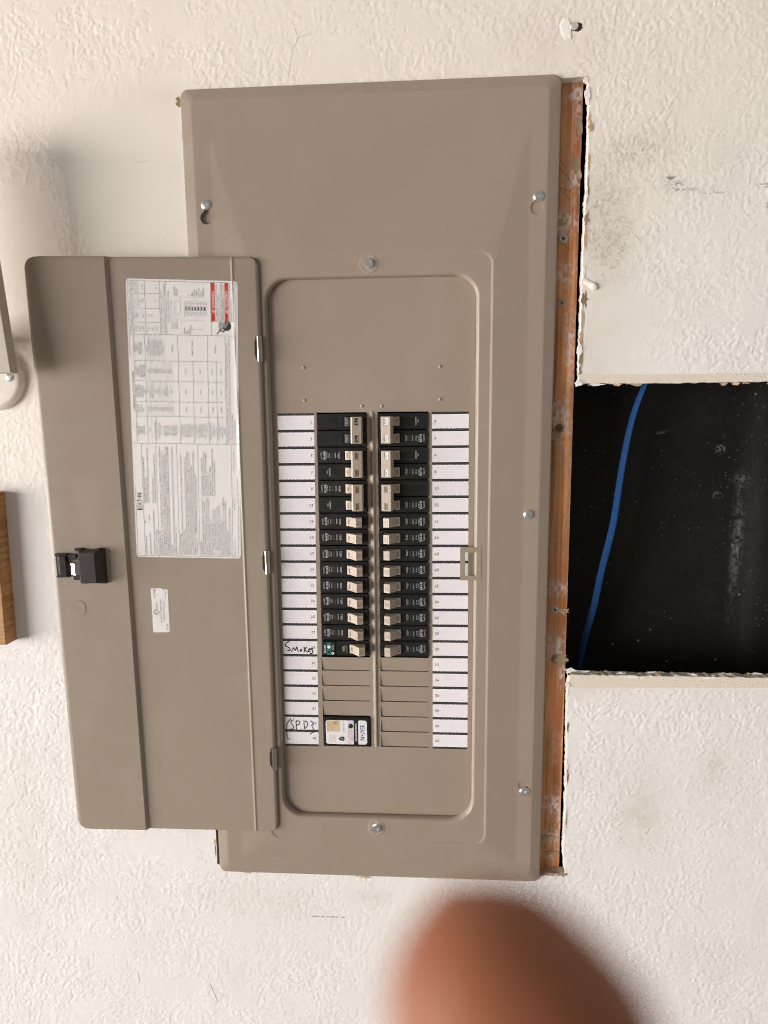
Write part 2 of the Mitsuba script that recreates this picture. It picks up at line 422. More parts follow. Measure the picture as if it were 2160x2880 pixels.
def relief(x, z):
    """height in mm of the knockdown texture, brushed flat where it was patched."""
    wx = x + 3.0 * (n2(x / 5, z / 5, 1) - 0.5) + 1.5 * (n2(x / 2, z / 2, 2) - 0.5)
    wz = z + 3.0 * (n2(x / 5, z / 5, 3) - 0.5) + 1.5 * (n2(x / 2, z / 2, 4) - 0.5)
    d, i = _tree.query(np.stack([wx, wz], -1), k=2)
    e = (d[..., 1] - d[..., 0]) / 2                        # distance to the seam
    t = ss(0.0, 0.5, e)
    both = _up[i[..., 0]] & _up[i[..., 1]]
    seam = np.where(both, 0.86, 0.5 * (_lvl[i[..., 0]] + _lvl[i[..., 1]]) - 0.06)
    h = seam + (_lvl[i[..., 0]] - seam) * t
    fine = n2(wx / 1.5, wz / 1.5, 10)
    h = h + np.where(_up[i[..., 0]], 0.07, 0.42) * (fine - 0.5) * t
    sm = np.zeros_like(x)
    for cx, cz, rx, rz in SMOOTH_SPOTS:
        sm = np.maximum(sm, np.exp(-((x - cx) / rx) ** 2 - ((z - cz) / rz) ** 2))
    keep = 1 - 0.94 * ss(0.30, 0.72, sm + 0.45 * (n2(x / 9, z / 9, 11) - 0.5))
    keep = keep * (0.6 + 0.75 * n2(x / 60, z / 60, 15))
    tape = ((x > 226) & (((z > 27) & (z < 42.5)) | ((z > -323) & (z < -303)))) | ((x - 212) ** 2 + (z - 397) ** 2 < 150)
    keep = np.where(tape, 0.06, keep)
    return RELIEF * h * keep + 0.07 * n2(x / 1.2, z / 7, 12) * (1 - keep * 0.6)


def drape(mesh, lift=0.06):
    """lay a flat piece over the relief."""
    v = np.array(mesh.vertices)
    v[:, 2] += relief(v[:, 0], v[:, 1]) * (v[:, 2] >= 0) + lift
    return trimesh.Trimesh(v, mesh.faces, process=False)


hole_poly = Polygon(hole).buffer(0)
GS = 1.06
gxs, gzs = np.arange(-515, 492, GS), np.arange(-812, 458, GS)
GX, GZ = np.meshgrid(gxs, gzs, indexing='ij')
inside = shapely.contains_xy(hole_poly, GX.ravel(), GZ.ravel()).reshape(GX.shape)
GH = relief(GX, GZ)
bord = np.minimum.reduce([GX - gxs[0], gxs[-1] - GX, GZ - gzs[0], gzs[-1] - GZ])
GH = GH * np.clip(bord / 8, 0, 1)
nx_, nz_ = GX.shape
ci = np.arange(nx_ * nz_).reshape(nx_, nz_)
cell_out = inside[:-1, :-1].astype(int) + inside[1:, :-1] + inside[:-1, 1:] + inside[1:, 1:] < 4
a_, b_, c_, d_ = ci[:-1, :-1][cell_out], ci[1:, :-1][cell_out], ci[1:, 1:][cell_out], ci[:-1, 1:][cell_out]
WF = np.vstack([np.c_[a_, b_, c_], np.c_[a_, c_, d_]])
# corners that fall inside the cut are drawn back to its edge
need = np.zeros(nx_ * nz_, bool); need[WF.ravel()] = True
VX, VZ = GX.ravel().copy(), GZ.ravel().copy()
sel = need & inside.ravel()
near = shapely.line_interpolate_point(hole_poly.exterior, shapely.line_locate_point(hole_poly.exterior, shapely.points(VX[sel], VZ[sel])))
VX[sel], VZ[sel] = shapely.get_x(near), shapely.get_y(near)
idx = np.cumsum(need) - 1
wm = trimesh.Trimesh(np.c_[VX, VZ, GH.ravel()][need], idx[WF], process=False)
far = sbox(-2600, -2200, 2600, 1600).difference(sbox(gxs[0], gzs[0], gxs[-1], gzs[-1]))
far = far.difference(sbox(480, -306.5, 700, 30.2))
tag(put('wall', None, MB().add(l2w(wm, 0, 0, WY), smooth=True).add(l2w(tri2d(far), 0, 0, WY)).ply('wall_paint')), 'off white knockdown textured garage wall', 'wall', kind='structure')


def strip_wall(line, depth, col, jit, seed):
    """the cut face of the board, between the line at the front and a rougher line at the back."""
    n = len(line)
    r = np.random.default_rng(seed)
    rows = []
    for k, d in enumerate((0.0, depth * 0.35, depth * 0.7, depth)):
        off = jit * (meshkit.fbm(np.c_[np.arange(n) * 0.4, np.full(n, k * 2.7 + seed), np.zeros(n)], 3, seed) - 0.5) * (k > 0)
        q = line.copy(); g = np.gradient(q, axis=0); g /= np.linalg.norm(g, axis=1, keepdims=True) + 1e-9
        q = q + np.c_[-g[:, 1], g[:, 0]] * off[:, None]
        rows.append(np.c_[q, np.full(n, -d)])
    v = np.vstack(rows); i = np.arange(n - 1)
    f = np.vstack([np.vstack([np.c_[k * n + i, k * n + i + 1, (k + 1) * n + i + 1], np.c_[k * n + i, (k + 1) * n + i + 1, (k + 1) * n + i]]) for k in range(3)])
    return l2w(trimesh.Trimesh(v, f, process=False), 0, 0, WY)


edge = MB()
top_edge = rough_line([(150, 346.4), (212, 347.2), (231.5, 348)], 0.4, 2)
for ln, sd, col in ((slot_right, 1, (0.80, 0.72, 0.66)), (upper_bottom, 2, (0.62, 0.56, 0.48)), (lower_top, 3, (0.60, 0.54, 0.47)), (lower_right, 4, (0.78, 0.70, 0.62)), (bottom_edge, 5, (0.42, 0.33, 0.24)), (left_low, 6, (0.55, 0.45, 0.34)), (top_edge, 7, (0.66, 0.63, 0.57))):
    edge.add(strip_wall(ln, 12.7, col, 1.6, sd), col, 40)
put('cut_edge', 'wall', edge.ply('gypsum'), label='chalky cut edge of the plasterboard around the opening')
# strips of jointing tape left along the cut
band = Polygon(np.vstack([rough_line([(229.8, 41), (300, 39.5), (433, 39.2), (700, 39)], 0.5, 21), upper_bottom[::-1] + [0, 0.25]])).buffer(0)
put('tape_strip', 'wall', MB().add(l2w(ext(band, 0.5), 0, 0, WY), (0.74, 0.66, 0.55)).ply('gypsum'), label='cream band of old tape along the lower edge above the cavity')
band = Polygon(np.vstack([rough_line([(229.0, -321.5), (310, -320.5), (454, -318.6), (700, -317)], 0.5, 22), lower_top - [0, 0.3]])).buffer(0)
put('tape_strip', 'wall', MB().add(l2w(ext(band, 0.5), 0, 0, WY), (0.74, 0.66, 0.54)).ply('gypsum'), label='cream band of old tape along the top edge below the cavity')
# torn brown facing paper along the cut
torn = MB()
TAN = np.array((0.40, 0.30, 0.19))
for i, (x, z, rx, rz) in enumerate([(236.0, 297, 2.8, 6), (234.2, 307, 1.2, 5), (235.2, 262, 1.4, 7), (234.8, 236, 1.2, 12), (234.4, 206, 2.4, 6), (233.8, 186, 1.8, 10), (234.5, 121, 3.2, 7), (232.8, 100, 1.6, 12), (231.8, 82, 2.2, 4), (232, 74, 2.2, 6),
                                    (231.8, 58, 2.0, 9), (231.6, 43, 1.6, 6), (226.2, -560.4, 6, 3.0), (216, -560.6, 8, 1.6), (-168.5, -569.5, 4.2, 2.4), (-163, -571, 3, 1.4), (-26, -570.2, 3.4, 1.4), (-20, -571.4, 2, 2), (-14.4, -571.6, 4.2, 2.2), (-205, -531, 1.2, 5),
                                    (-204.6, -544, 0.9, 6), (-206, 338, 4.2, 4.2), (-204.6, 303, 1.2, 2), (228.4, -371, 1.0, 8), (229.6, -432, 1.0, 9), (229.4, -486, 1.0, 10)]):
    torn.add(l2w(drape(ext(ragged(x, z, rx, rz, 40 + i, 18, 0.5), 0.3, 0.0)), 0, 0, WY), TAN * (0.55 + 0.9 * rng.random()), False)
for i in range(16):                                         # shreds standing on the lower cut
    x = 232 + 210 * rng.random()
    torn.add(l2w(ext(ragged(x, -305.2 + 0.6 * rng.random(), 1.5 + 2.5 * rng.random(), 0.8 + 0.8 * rng.random(), 90 + i, 12, 0.6), 0.4, -10 * rng.random()), 0, 0, WY), TAN * (0.7 + 0.9 * rng.random()))
for i in range(7):                                          # and hanging from the upper one
    x = 260 + 190 * rng.random()
    torn.add(l2w(ext(ragged(x, 29.4 - rng.random(), 1.5 + 3.5 * rng.random(), 0.8 + 1.2 * rng.random(), 130 + i, 12, 0.6), 0.4, -9 * rng.random()), 0, 0, WY), TAN * (0.9 + 0.9 * rng.random()))
put('torn_paper', 'wall', torn.ply('gypsum'), label='shreds of torn brown facing paper along the cut edges', kind='stuff')
# white plaster lumps on the cut, and chips
chips = MB()
WHITE = (0.84, 0.79, 0.74)
for i, (x, z, rx, rz, h) in enumerate([(229.6, 30.8, 4.2, 3.6, 1.5), (230.4, 66, 2.4, 7, 1.2), (226.4, -318, 2.4, 3.2, 1.2), (232, -303.5, 7, 3, -6), (245, -304.6, 8, 1.8, -7), (231.4, 330, 2.5, 8, 0.8), (229.4, 344, 2, 3, 0.6), (210, -566, 9, 3.2, 0.6), (250, 29.3, 8, 1.3, -3), (290, -305.4, 5, 1.3, -5), (330, -305.0, 9, 1.2, -8), (372, -305.6, 4, 1.4, -3), (410, -305.2, 8, 1.5, -6), (445, -305.2, 6, 1.2, -9), (300, -307.2, 7, 1.4, 0.5), (388, -307.4, 9, 1.3, 0.5), (228.2, -420, 1.3, 6, 0.4), (227.6, -500, 1.4, 8, 0.4), (232.8, 150, 1.2, 7, 0.5), (233.6, 230, 1.1, 9, 0.5)]):
    p = ragged(x, z, rx, rz, 200 + i, 20, 0.35)
    chips.add(l2w(ext(p, 1.6, h - 1.2), 0, 0, WY), WHITE, False)
put('plaster_crumb', 'wall', chips.ply('gypsum'), label='white crumbs of plaster stuck to the cut edge', kind='stuff')
# the curled flap of paint paper
fl = []
P0, P1 = np.array((233.0, 141.0)), np.array((247.0, 132.5))
n, m = 14, 9
for i in range(n):
    t = i / (n - 1)
    c = P0 * (1 - t) + P1 * t
    w = (1.4 + 3.4 * math.sin(0.25 + t * 2.3) + 0.8 * math.sin(t * 9 + 1)) * 0.9
    for j in range(m):
        a = math.radians(-40 + 215 * j / (m - 1))
        fl.append([c[0] - 0.45 * w * math.cos(a), c[1] - 0.85 * w * math.cos(a) * 0.9, 0.4 + w * 0.75 * max(0, math.sin(a)) * (0.4 + 0.6 * t)])
fl = np.array(fl)
i, j = np.meshgrid(np.arange(n - 1), np.arange(m - 1), indexing='ij')
q = np.stack([i * m + j, (i + 1) * m + j, (i + 1) * m + j + 1, i * m + j + 1], -1).reshape(-1, 4)
flap = trimesh.Trimesh(fl, np.vstack([q[:, [0, 1, 2]], q[:, [0, 2, 3]]]), process=False)
put('paper_curl', 'wall', MB().add(l2w(flap, 0, 0, WY), (0.80, 0.745, 0.69), True).ply('gypsum'), label='curl of painted paper peeling from the edge of the slot')
# slits and hairline cracks in the paint
crk = MB()
for i, (pts, w) in enumerate([([(-219.5, -731), (-215, -743), (-210.6, -755.5)], 1.0), ([(-315, -717), (-313.8, -726), (-313.4, -732)], 0.8), ([(-335.5, -611.5), (-335.2, -617.8)], 0.8), ([(-208, -742), (-203, -744), (-202, -749)], 0.35),
                              ([(160, -566), (157, -580), (159, -592), (155, -604)], 0.35), ([(-232, -545), (-226, -541), (-221, -549), (-224, -556), (-231, -551)], 0.45), ([(-224, -556), (-215, -559)], 0.3), ([(-330, -505), (-318, -514), (-306, -520)], 0.3), ([(229, -559), (229.5, -580), (228, -600)], 0.3),
                              ([(-79, 414), (-74, 398), (-81, 382), (-84, 366), (-86, 358)], 0.4), ([(-60, 402), (-74, 398)], 0.35), ([(-245, 280), (-256, 278), (-262, 282)], 0.3)]):
    crk.add(l2w(drape(tri2d(LineString(rough_line(pts, 0.4, 60 + i, 1.2)).buffer(w / 2).simplify(0.03), 0.0), 0.1), 0, 0, WY), (0.42, 0.36, 0.30))
put('crack', 'wall', crk.ply('paper'), label='hairline cracks and slits in the wall paint', kind='stuff')

# chipped hole with a screw left in the wall
anc = MB()
hole_p = ragged(217, 396.5, 7.2, 4.6, 5, 16, 0.18)
anc.add(l2w(tri2d(hole_p, 0.25), 0, 0, WY), (0.06, 0.045, 0.035))
anc.add(l2w(ext(Polygon([(205, 405), (209.5, 404), (213.2, 396), (212.4, 391), (213.5, 384.5), (207, 385), (203, 391), (202, 399)]), 1.0, 0.1), 0, 0, WY), (0.88, 0.84, 0.78))
anchor = put('broken_plaster', 'wall_screw', anc.ply('gypsum'))
sc = m3.Manifold.cylinder(2.2, 4.1, 3.6, 28)
put('screw_head', 'wall_screw', MB().add(l2w(sc, 216.4, 396.8, WY), (0.50, 0.46, 0.42), 30).ply('gypsum'))
tag('wall_screw', 'painted over screw in a chipped hole above the right end of the panel', 'screw')

# ------------------------------------------------------------------ timber, felt and cable in the wall
def lean_bar(x0t, x1t, x0b, x1b, zt, zb, y0, y1):
    v = []
    for y in (y0, y1):
        v += [[x0t, y, zt], [x1t, y, zt], [x1b, y, zb], [x0b, y, zb]]
    f = [[0, 1, 2], [0, 2, 3], [4, 6, 5], [4, 7, 6], [0, 4, 5], [0, 5, 1], [1, 5, 6], [1, 6, 2], [2, 6, 7], [2, 7, 3], [3, 7, 4], [3, 4, 0]]
    return trimesh.Trimesh(np.array(v, float) / 1000, f, process=False)


put('timber', 'wall_stud', MB().add(lean_bar(190, 229.9, 185, 224.1, 420, -640, 14.6, 103)).ply('stud_wood'))
tag('wall_stud', 'long orange stained stud exposed in the slot along the right side of the panel', 'stud')
for i, (x, z, r, hole_only) in enumerate([(211.7, 188.6, 4.2, 0), (211.5, 120.0, 3.3, 0), (212.6, -18.9, 4.0, 1), (212.0, -231, 4.0, 0), (214.5, -291.5, 4.3, 1)]):
    b = MB()
    d = [(0.0, 0.5), (r * 0.45, 0.4), (r * 0.8, 0.9), (r, 0.9), (r * 1.25, 0.2), (r * 1.3, -0.3)]
    m = trimesh.creation.revolve(np.array(d), sections=24)
    vv = np.array(m.vertices); vv[:, 2] += 0.35 * (meshkit.noise(vv * 0.9 + 31 * i) - 0.5); m.vertices = vv
    cc = ((0.55, 0.50, 0.45), (0.40, 0.36, 0.32), (0.20, 0.145, 0.10), (0.52, 0.46, 0.40), (0.30, 0.23, 0.17))[i]
    b.add(l2w(m, x, z, 14.6), cc, True)
    b.add(l2w(tri2d(ragged(0, 0, r * 0.38, r * 0.3, 300 + i, 14, 0.5), 0.75), x + 0.4, z - 0.3, 14.6), (0.09, 0.07, 0.055))
    put('screw', 'wall_stud', b.ply('gypsum'))
tb = MB()
for i, (x, z, rx, rz, lift) in enumerate([(221.5, -233, 6.5, 4.2, 0.6), (221.5, -292, 7.5, 6.0, 0.8), (208, -27, 6, 4.5, 0.2), (211, -521, 9, 3, 0.5), (214, -508, 1.6, 7, 0.5), (205, -524, 5, 4, 0.4), (217, -541, 8, 2.2, 0.6), (206, 205, 6, 5, 0.2), (228, 255, 2, 5, 0.4), (227, 303, 3, 10, 0.4), (224, 264, 4, 9, 0.3)]):
    p = ragged(x, z, rx, rz, 400 + i, 20, 0.3)
    m = ext(p, 0.5, lift)
    tb.add(l2w(m, 0, 0, 14.6), np.array((0.43, 0.31, 0.19)) * (0.8 + 0.5 * rng.random()))
put('paper_scrap', 'wall_stud', tb.ply('gypsum'), label='scraps of brown paper caught under the screws', kind='stuff')
put('timber', 'wall_stud_001', MB().add(lean_bar(-240, -200.5, -240, -200.5, 420, -640, 14.6, 103)).ply('stud_wood'))

tag('wall_stud_001', 'stud edge just showing in the broken gap by the lower left corner of the panel', 'stud')
n = 40
gx, gz = np.meshgrid(np.linspace(0.15, 0.95, n), np.linspace(-0.75, 0.55, n))
gy = 0.104 + 0.004 * meshkit.fbm(np.stack([gx * 9, gz * 7, gx * 0], -1), 2, 3)
i, j = np.meshgrid(np.arange(n - 1), np.arange(n - 1), indexing='ij')
q = np.stack([i * n + j, i * n + j + 1, (i + 1) * n + j + 1, (i + 1) * n + j], -1).reshape(-1, 4)
fm = trimesh.Trimesh(np.c_[gx.ravel(), gy.ravel(), gz.ravel()], np.vstack([q[:, [0, 1, 2]], q[:, [0, 2, 3]]]), process=False)
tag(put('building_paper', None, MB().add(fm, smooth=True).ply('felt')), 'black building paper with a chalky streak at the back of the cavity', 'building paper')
# dark hollow behind the panel and beyond: boards that close the stud bay
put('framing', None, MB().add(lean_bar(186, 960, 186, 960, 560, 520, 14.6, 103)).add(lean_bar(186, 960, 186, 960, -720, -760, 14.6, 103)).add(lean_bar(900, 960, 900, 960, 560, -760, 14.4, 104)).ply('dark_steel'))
tag('framing', 'dark framing that closes the wall cavity', 'framing', kind='structure')

# blue flat cable
cp = np.array([(330, 50, 90), (317.5, 54, 31), (304.6, 55, -10), (293.0, 53, -77), (284.6, 49, -137), (273.2, 48, -190), (266.6, 52, -234), (260.5, 63, -272), (256.0, 76, -318), (250, 84, -380)], float)
tt = np.linspace(0, len(cp) - 1, 90)
from scipy.interpolate import CubicSpline
cc = CubicSpline(np.arange(len(cp)), cp)(tt)
tw = CubicSpline([0, 1, 3, 5.5, 7, 8, 9], np.radians([70, 62, 38, 8, 25, 62, 75]))(tt)
dt = np.gradient(cc, axis=0); dt /= np.linalg.norm(dt, axis=1, keepdims=True)
ax = np.cross(dt, [0, 1, 0]); ax /= np.linalg.norm(ax, axis=1, keepdims=True)
ay = np.cross(dt, ax)
m = 20
ang = np.linspace(0, 2 * np.pi, m, endpoint=False)
ring = []
for k in range(len(cc)):
    A = ax[k] * np.cos(tw[k]) + ay[k] * np.sin(tw[k]); B = -ax[k] * np.sin(tw[k]) + ay[k] * np.cos(tw[k])
    ring.append(cc[k] + 4.1 * np.sign(np.cos(ang))[:, None] * (np.abs(np.cos(ang)) ** 0.8)[:, None] * A + 1.9 * np.sin(ang)[:, None] * B)
v = np.vstack(ring); i, j = np.meshgrid(np.arange(len(cc) - 1), np.arange(m), indexing='ij')
q = np.stack([i * m + j, i * m + (j + 1) % m, (i + 1) * m + (j + 1) % m, (i + 1) * m + j], -1).reshape(-1, 4)
cb = trimesh.Trimesh(v / 1000, np.vstack([q[:, [0, 1, 2]], q[:, [0, 2, 3]]]), process=False)
tag(put('cable', None, MB().add(cb, (0.016, 0.080, 0.245), True).ply('paper')), 'blue flat cable hanging down through the open wall cavity', 'cable')

# ------------------------------------------------------------------ things at the left edge of the picture
tag(put('wooden_board', None, MB().add(l2w(bx(-640, -441.6, -270.3, -87.3, -1.5, 20.5, 0.8)), smooth=30).ply('board_wood')), 'brown varnished wooden board screwed to the wall at the left', 'board')
prof = [(0, 9.5), (30, 9.0), (33.5, 8.2), (36, 6.0), (36.8, 2.5), (37, -1)]
pc = trimesh.creation.revolve(np.array(prof), sections=72)
put('plate', 'cover_plate', MB().add(l2w(pc, -441.0, 45.0, 1.0), (0.74, 0.69, 0.62), 35).ply('plastic'))


def slot_screw(r, h, ang, phillips=False):
    """pan head with a driver slot, local mm."""
    t = np.linspace(0, np.pi / 2, 9)
    pr = np.c_[r * np.cos(t) ** 0.8, 0.25 * h + 0.75 * h * np.sin(t)]
    pr[-1, 0] = 0
    head = trimesh.creation.revolve(np.vstack([[(0, 0)], [(r * 0.96, 0)], pr]), sections=40)
    M = m3.Manifold(m3.Mesh(np.array(head.vertices, np.float32), np.array(head.faces, np.uint32)))
    c = m3.Manifold.cube([r * 2.4, r * 0.24, h], True).translate([0, 0, h]).rotate([0, 0, ang])
    M = M - c
    if phillips:
        M = M - m3.Manifold.cube([r * 1.0, r * 0.26, h * 1.5], True).translate([0, 0, h]).rotate([0, 0, ang + 90]) - m3.Manifold.cylinder(h, r * 0.2, r * 0.3, 12).translate([0, 0, h * 0.35])
    return M


put('screw', 'cover_plate', MB().add(l2w(slot_screw(4.8, 2.4, 35, True), -418.0, 45.6, -8.0), smooth=28).ply('zinc'))
tag('cover_plate', 'round cream cover plate with a screw, half hidden at the left edge', 'cover plate')
ub = MB()
ubm = bx(-95, 0, 0, 250, 0, 13, 1.0)
q = ubm.to_mesh(); vv = np.array(q.vert_properties[:, :3], float)
vv[:, 0] -= vv[:, 1] * 0.085
vv[:, 0] -= np.where(vv[:, 1] > 131, 0, 0)
ub.add(l2w(trimesh.Trimesh(vv, q.tri_verts, process=False), -373.8, 46.2, -65.0), (0.48, 0.42, 0.335), 30)
ub.add(l2w(bx(-470, -452, 70, 96, 5, 62, 1.0)), (0.46, 0.42, 0.35), 30)
tag(put('utility_box', None, ub.ply('print')), 'beige box standing out from the wall over the round cover plate', 'box')

# ------------------------------------------------------------------ the electrical panel
EP = 'electrical_panel'
tag(EP, 'beige metal electrical panel set in the wall with its door swung open', 'electrical panel')
X0, X1, Z0, Z1 = -201.6, 201.2, -568.8, 349.7
R = []
for inset, out, r in ((0.6, -1.4, 8), (0.0, 0.2, 8.4), (0.0, 1.6, 8.4), (0.5, 2.6, 8.2), (1.4, 3.1, 8), (4, 3.8, 7.5), (11.2, 5.8, 6), (12.2, 6.05, 6), (13.2, 6.2, 6), (15.5, 6.2, 5)):
    R.append((rr(X0 + inset, X1 - inset, Z0 + inset, Z1 - inset, r), out))
cov = MB()
cov.add(l2w(loft(R)), smooth=True)
ra = R[-1][0]
rb_ = rr(-171.8, 171.8, -546, 300, 5)
ann = Polygon(np.c_[taper(ra[:, 0], ra[:, 1]), ra[:, 1]]).difference(Polygon(np.c_[taper(rb_[:, 0], rb_[:, 1]), rb_[:, 1]]))


def keyhole(cx, cz, sx, sz, r=7.0, s=2.7):
    import shapely.geometry as sg
    c = sg.Point(cx, cz).buffer(r, 24)
    return c.union(LineString([(cx, cz), (sx, sz)]).buffer(s)).union(sg.Point(sx, sz).buffer(s + 0.8)).buffer(0.8).buffer(-0.8)


KH = [(keyhole(-179.6, 215.4, -179.6, 228.5), 5.0), (keyhole(180.0, 215.8, 181.0, 227.5, 6.9), 1.3), (keyhole(176.2, -441.6, 177.4, -449.0, 6.2), 1.2)]
# those that reach over the inner edge of the flat band are cut from the raised field as well: move that edge inwards there
for kp, d in KH:
    ann = ann.difference(kp)
cov.add(l2w(tri2d(ann, 6.2)))
for kp, d in KH:
    ln = np.array(kp.exterior.coords)[:-1]; n = len(ln); i = np.arange(n); j = (i + 1) % n
    v = np.vstack([np.c_[ln, np.full(n, 6.2)], np.c_[ln, np.full(n, 6.2 - d)]])
    f = np.vstack([np.c_[i, j, n + j], np.c_[i, n + j, n + i]])
    cov.add(l2w(trimesh.Trimesh(v, f, process=False)), smooth=30)
    cov.add(l2w(tri2d(kp, 6.2 - d)))
R = []
for b, out, r in (((-171.8, 171.8, -546, 300), 6.2, 5), ((-170.5, 170.5, -545, 298), 6.23, 5), ((-168.5, 168.5, -543.6, 296), 6.35, 5),
                  ((-134.5, 135.5, -520, 175.0), 9.1, 14), ((-133.2, 134.0, -518.8, 173.6), 9.25, 14), ((-132.2, 133.0, -517.8, 172.4), 9.2, 13.5), ((-131.0, 131.8, -516.6, 171.2), 8.55, 13), ((-130.0, 130.8, -515.6, 170.2), 8.32, 12.6), ((-129, 130, -515, 169.5), 8.3, 12),
                  ((-118.5, 120.0, -490.5, 152.4), 8.3, 29), ((-117.3, 118.8, -489.4, 151.3), 8.2, 28), ((-115.9, 117.6, -488.2, 150.0), 7.5, 27), ((-115.0, 116.8, -487.3, 149.1), 6.2, 26.4), ((-114.4, 116.2, -486.6, 148.6), 4.2, 26), ((-114.0, 115.8, -486.2, 148.2), 1.2, 25.6), ((-115.0, 116.8, -487.2, 149.2), 1.0, 26.2)):
    R.append((rr(*b, r), out))
cov.add(l2w(loft(R)), smooth=True)
COVER = put('cover', EP, cov.ply('panel_paint'))
# the tab that takes the latch
tab = Polygon(rr(99.9, 124, -191, -152.6, 1.2, 4, 1)).difference(sbox(105.6, -185.6, 118.6, -158.2))
put('strike_tab', COVER, MB().add(l2w(ext(tab, 1.2, 7.6))).ply('panel_paint'), label='square loop tab on the frame for the door latch')
# screws that hold the cover
for i, (x, z, y, a) in enumerate([(-179.6, 228.8, -6.2, 82), (181.2, 227.4, -6.2, 52), (176.6, -115.0, -6.2, 138), (177.4, -449.2, -6.2, 128)]):
    put('screw', EP, MB().add(l2w(slot_screw(5.6, 2.6, a, i != 2), x, z, y), smooth=28).ply('zinc'))


def hex_screw(ang):
    M = m3.Manifold.cylinder(1.0, 6.0, 5.6, 40) + (m3.Manifold.cylinder(3.6, 4.9, 4.7, 6).rotate([0, 0, ang]))
    M = M - m3.Manifold.cube([11, 1.3, 2.4], True).translate([0, 0, 4.0]) - m3.Manifold.cylinder(2.4, 2.4, 2.8, 20).translate([0, 0, 2.6])
    return M + m3.Manifold.cylinder(2.9, 2.0, 1.4, 20)


for x, z in ((-0.8, 162.2), (-0.2, -499.8)):
    d = trimesh.creation.revolve(np.array([(6.0, 0.08), (7.6, 0.12), (8.6, 0.42), (9.6, 0.32), (10.8, 0.03)]), sections=48)
    put('screw_boss', COVER, MB().add(l2w(d, x, z, -8.3), smooth=True).ply('panel_paint'))
    put('screw', EP, MB().add(l2w(hex_screw(30), x, z, -8.4), smooth=28).ply('zinc'))

# the deadfront behind the opening
PITCH = 19.05
df = Polygon(rr(-119, 121, -491, 153, 27, 8, 1))
df = df.difference(sbox(-63.6, -287.6, -6.0, 1.7)).difference(sbox(6.3, -287.3, 63.9, 1.7)).difference(sbox(-64.0, -399.6, -6.2, -360.4))
fills = [(-64, -6.2, k) for k in range(15, 19)] + [(6.3, 63.8, k) for k in range(15, 21)]
for x0, x1, k in fills:
    df = df.difference(sbox(x0, -(k + 1) * PITCH + 0.4, x1, -k * PITCH - 2.6))
dm = MB()
dm.add(l2w(ext(df, 1.3, -1.3)))
# pressed rail down the middle, with a soft shoulder
n = 60
for k in range(1):
    zz = np.linspace(2.5, -400.5, 160); w = []
    for z in zz:
        wob = 0.25 * math.sin(z * 2 * math.pi / PITCH)
        e = min(1, (2.6 - z) / 3, (z + 400.6) / 3)
        w.append([[0.6 + dx * (2.1 + wob), z, 1.9 * e * hh] for dx, hh in ((-1.5, 0), (-0.9, 0.25), (-0.5, 0.85), (0, 1.0), (0.5, 0.85), (0.9, 0.25), (1.5, 0))])
    w = np.array(w).reshape(-1, 3); i, j = np.meshgrid(np.arange(len(zz) - 1), np.arange(6), indexing='ij')
    q = np.stack([i * 7 + j, (i + 1) * 7 + j, (i + 1) * 7 + j + 1, i * 7 + j + 1], -1).reshape(-1, 4)
    dm.add(l2w(trimesh.Trimesh(w + [0, 0, 0.05], np.vstack([q[:, [0, 1, 2]], q[:, [0, 2, 3]]]), process=False)), smooth=True)
for x, z in ((-76.8, 52.3), (-76.6, 15.7), (77.2, 51.2), (77.2, 15.1), (-11.2, 8.6), (11.4, 8.3)):
    dm.add(l2w(trimesh.creation.revolve(np.array([(2.3, 0.02), (1.7, 0.3), (1.1, 1.0), (0.5, 1.25), (0, 1.3)]), sections=20), x, z, 0), smooth=True)
# little burrs left at the corners of the knocked-out slots
for col in (-63.6, -6.0, 6.3, 63.9):
    for k in range(1, 15):
        s = 1 if col in (-63.6, 6.3) else -1
        dm.add(l2w(bx(col, col + s * 0.7 if s > 0 else col, -k * PITCH - 1.0, -k * PITCH + 1.0, -1.2, 0.15) if s > 0 else bx(col - 0.7, col, -k * PITCH - 1.0, -k * PITCH + 1.0, -1.2, 0.15)))
DEAD = put('deadfront', EP, dm.ply('panel_paint'))
for x0, x1, k in fills:
    zt, zb = -k * PITCH - 2.4, -(k + 1) * PITCH + 1.0
    v = [[x0 + 0.5, zb, -1.7], [x1 - 0.15, zb, -1.0], [x1 - 0.15, zt - 3, -0.15], [x0 + 0.5, zt - 3, -0.5], [x0 - 0.2, zt + 0.4, 0.03], [x1 + 0.2, zt + 0.4, 0.03]]
    v += [[a_, b_, c_ - 1.2] for a_, b_, c_ in v[:2]]
    f = [[0, 1, 2], [0, 2, 3], [3, 2, 5], [3, 5, 4], [6, 7, 1], [6, 1, 0]]
    put('filler_plate', DEAD, MB().add(l2w(trimesh.Trimesh(np.array(v, float), f, process=False)), smooth=20).ply('panel_paint'))
# the steel box behind
bxm = MB()
for b in ((-190, 190, -560, 340, -100, -98), (-190, -188, -560, 340, -98, -2), (188, 189.4, -560, 340, -98, -2), (-188, 188, -560, -558, -98, -2), (-188, 188, 338, 340, -98, -2)):
    bxm.add(l2w(bx(*b)))
put('enclosure', EP, bxm.ply('dark_steel'))

# directory strips with numbered paper labels and the handwriting
LAV = np.array((0.84, 0.795, 0.812)); BLK = (0.045, 0.042, 0.040); INK = (0.02, 0.02, 0.025)


def strip_x(side, z):
    t = -z / 400.0
    return (-108.4 - 2.6 * t, -66.2 - 3.8 * t) if side < 0 else (68.0 + 0.6 * t, 109.4 + 0.6 * t)


def stroke_mesh(pts, w, h):
    return tri2d(LineString(pts).buffer(w / 2, 5), h)


def hand29(cx, cy):
    return (-109.6 + (cx - 105) * 0.0656, -266.7 - (cy - 115) * 0.0657)


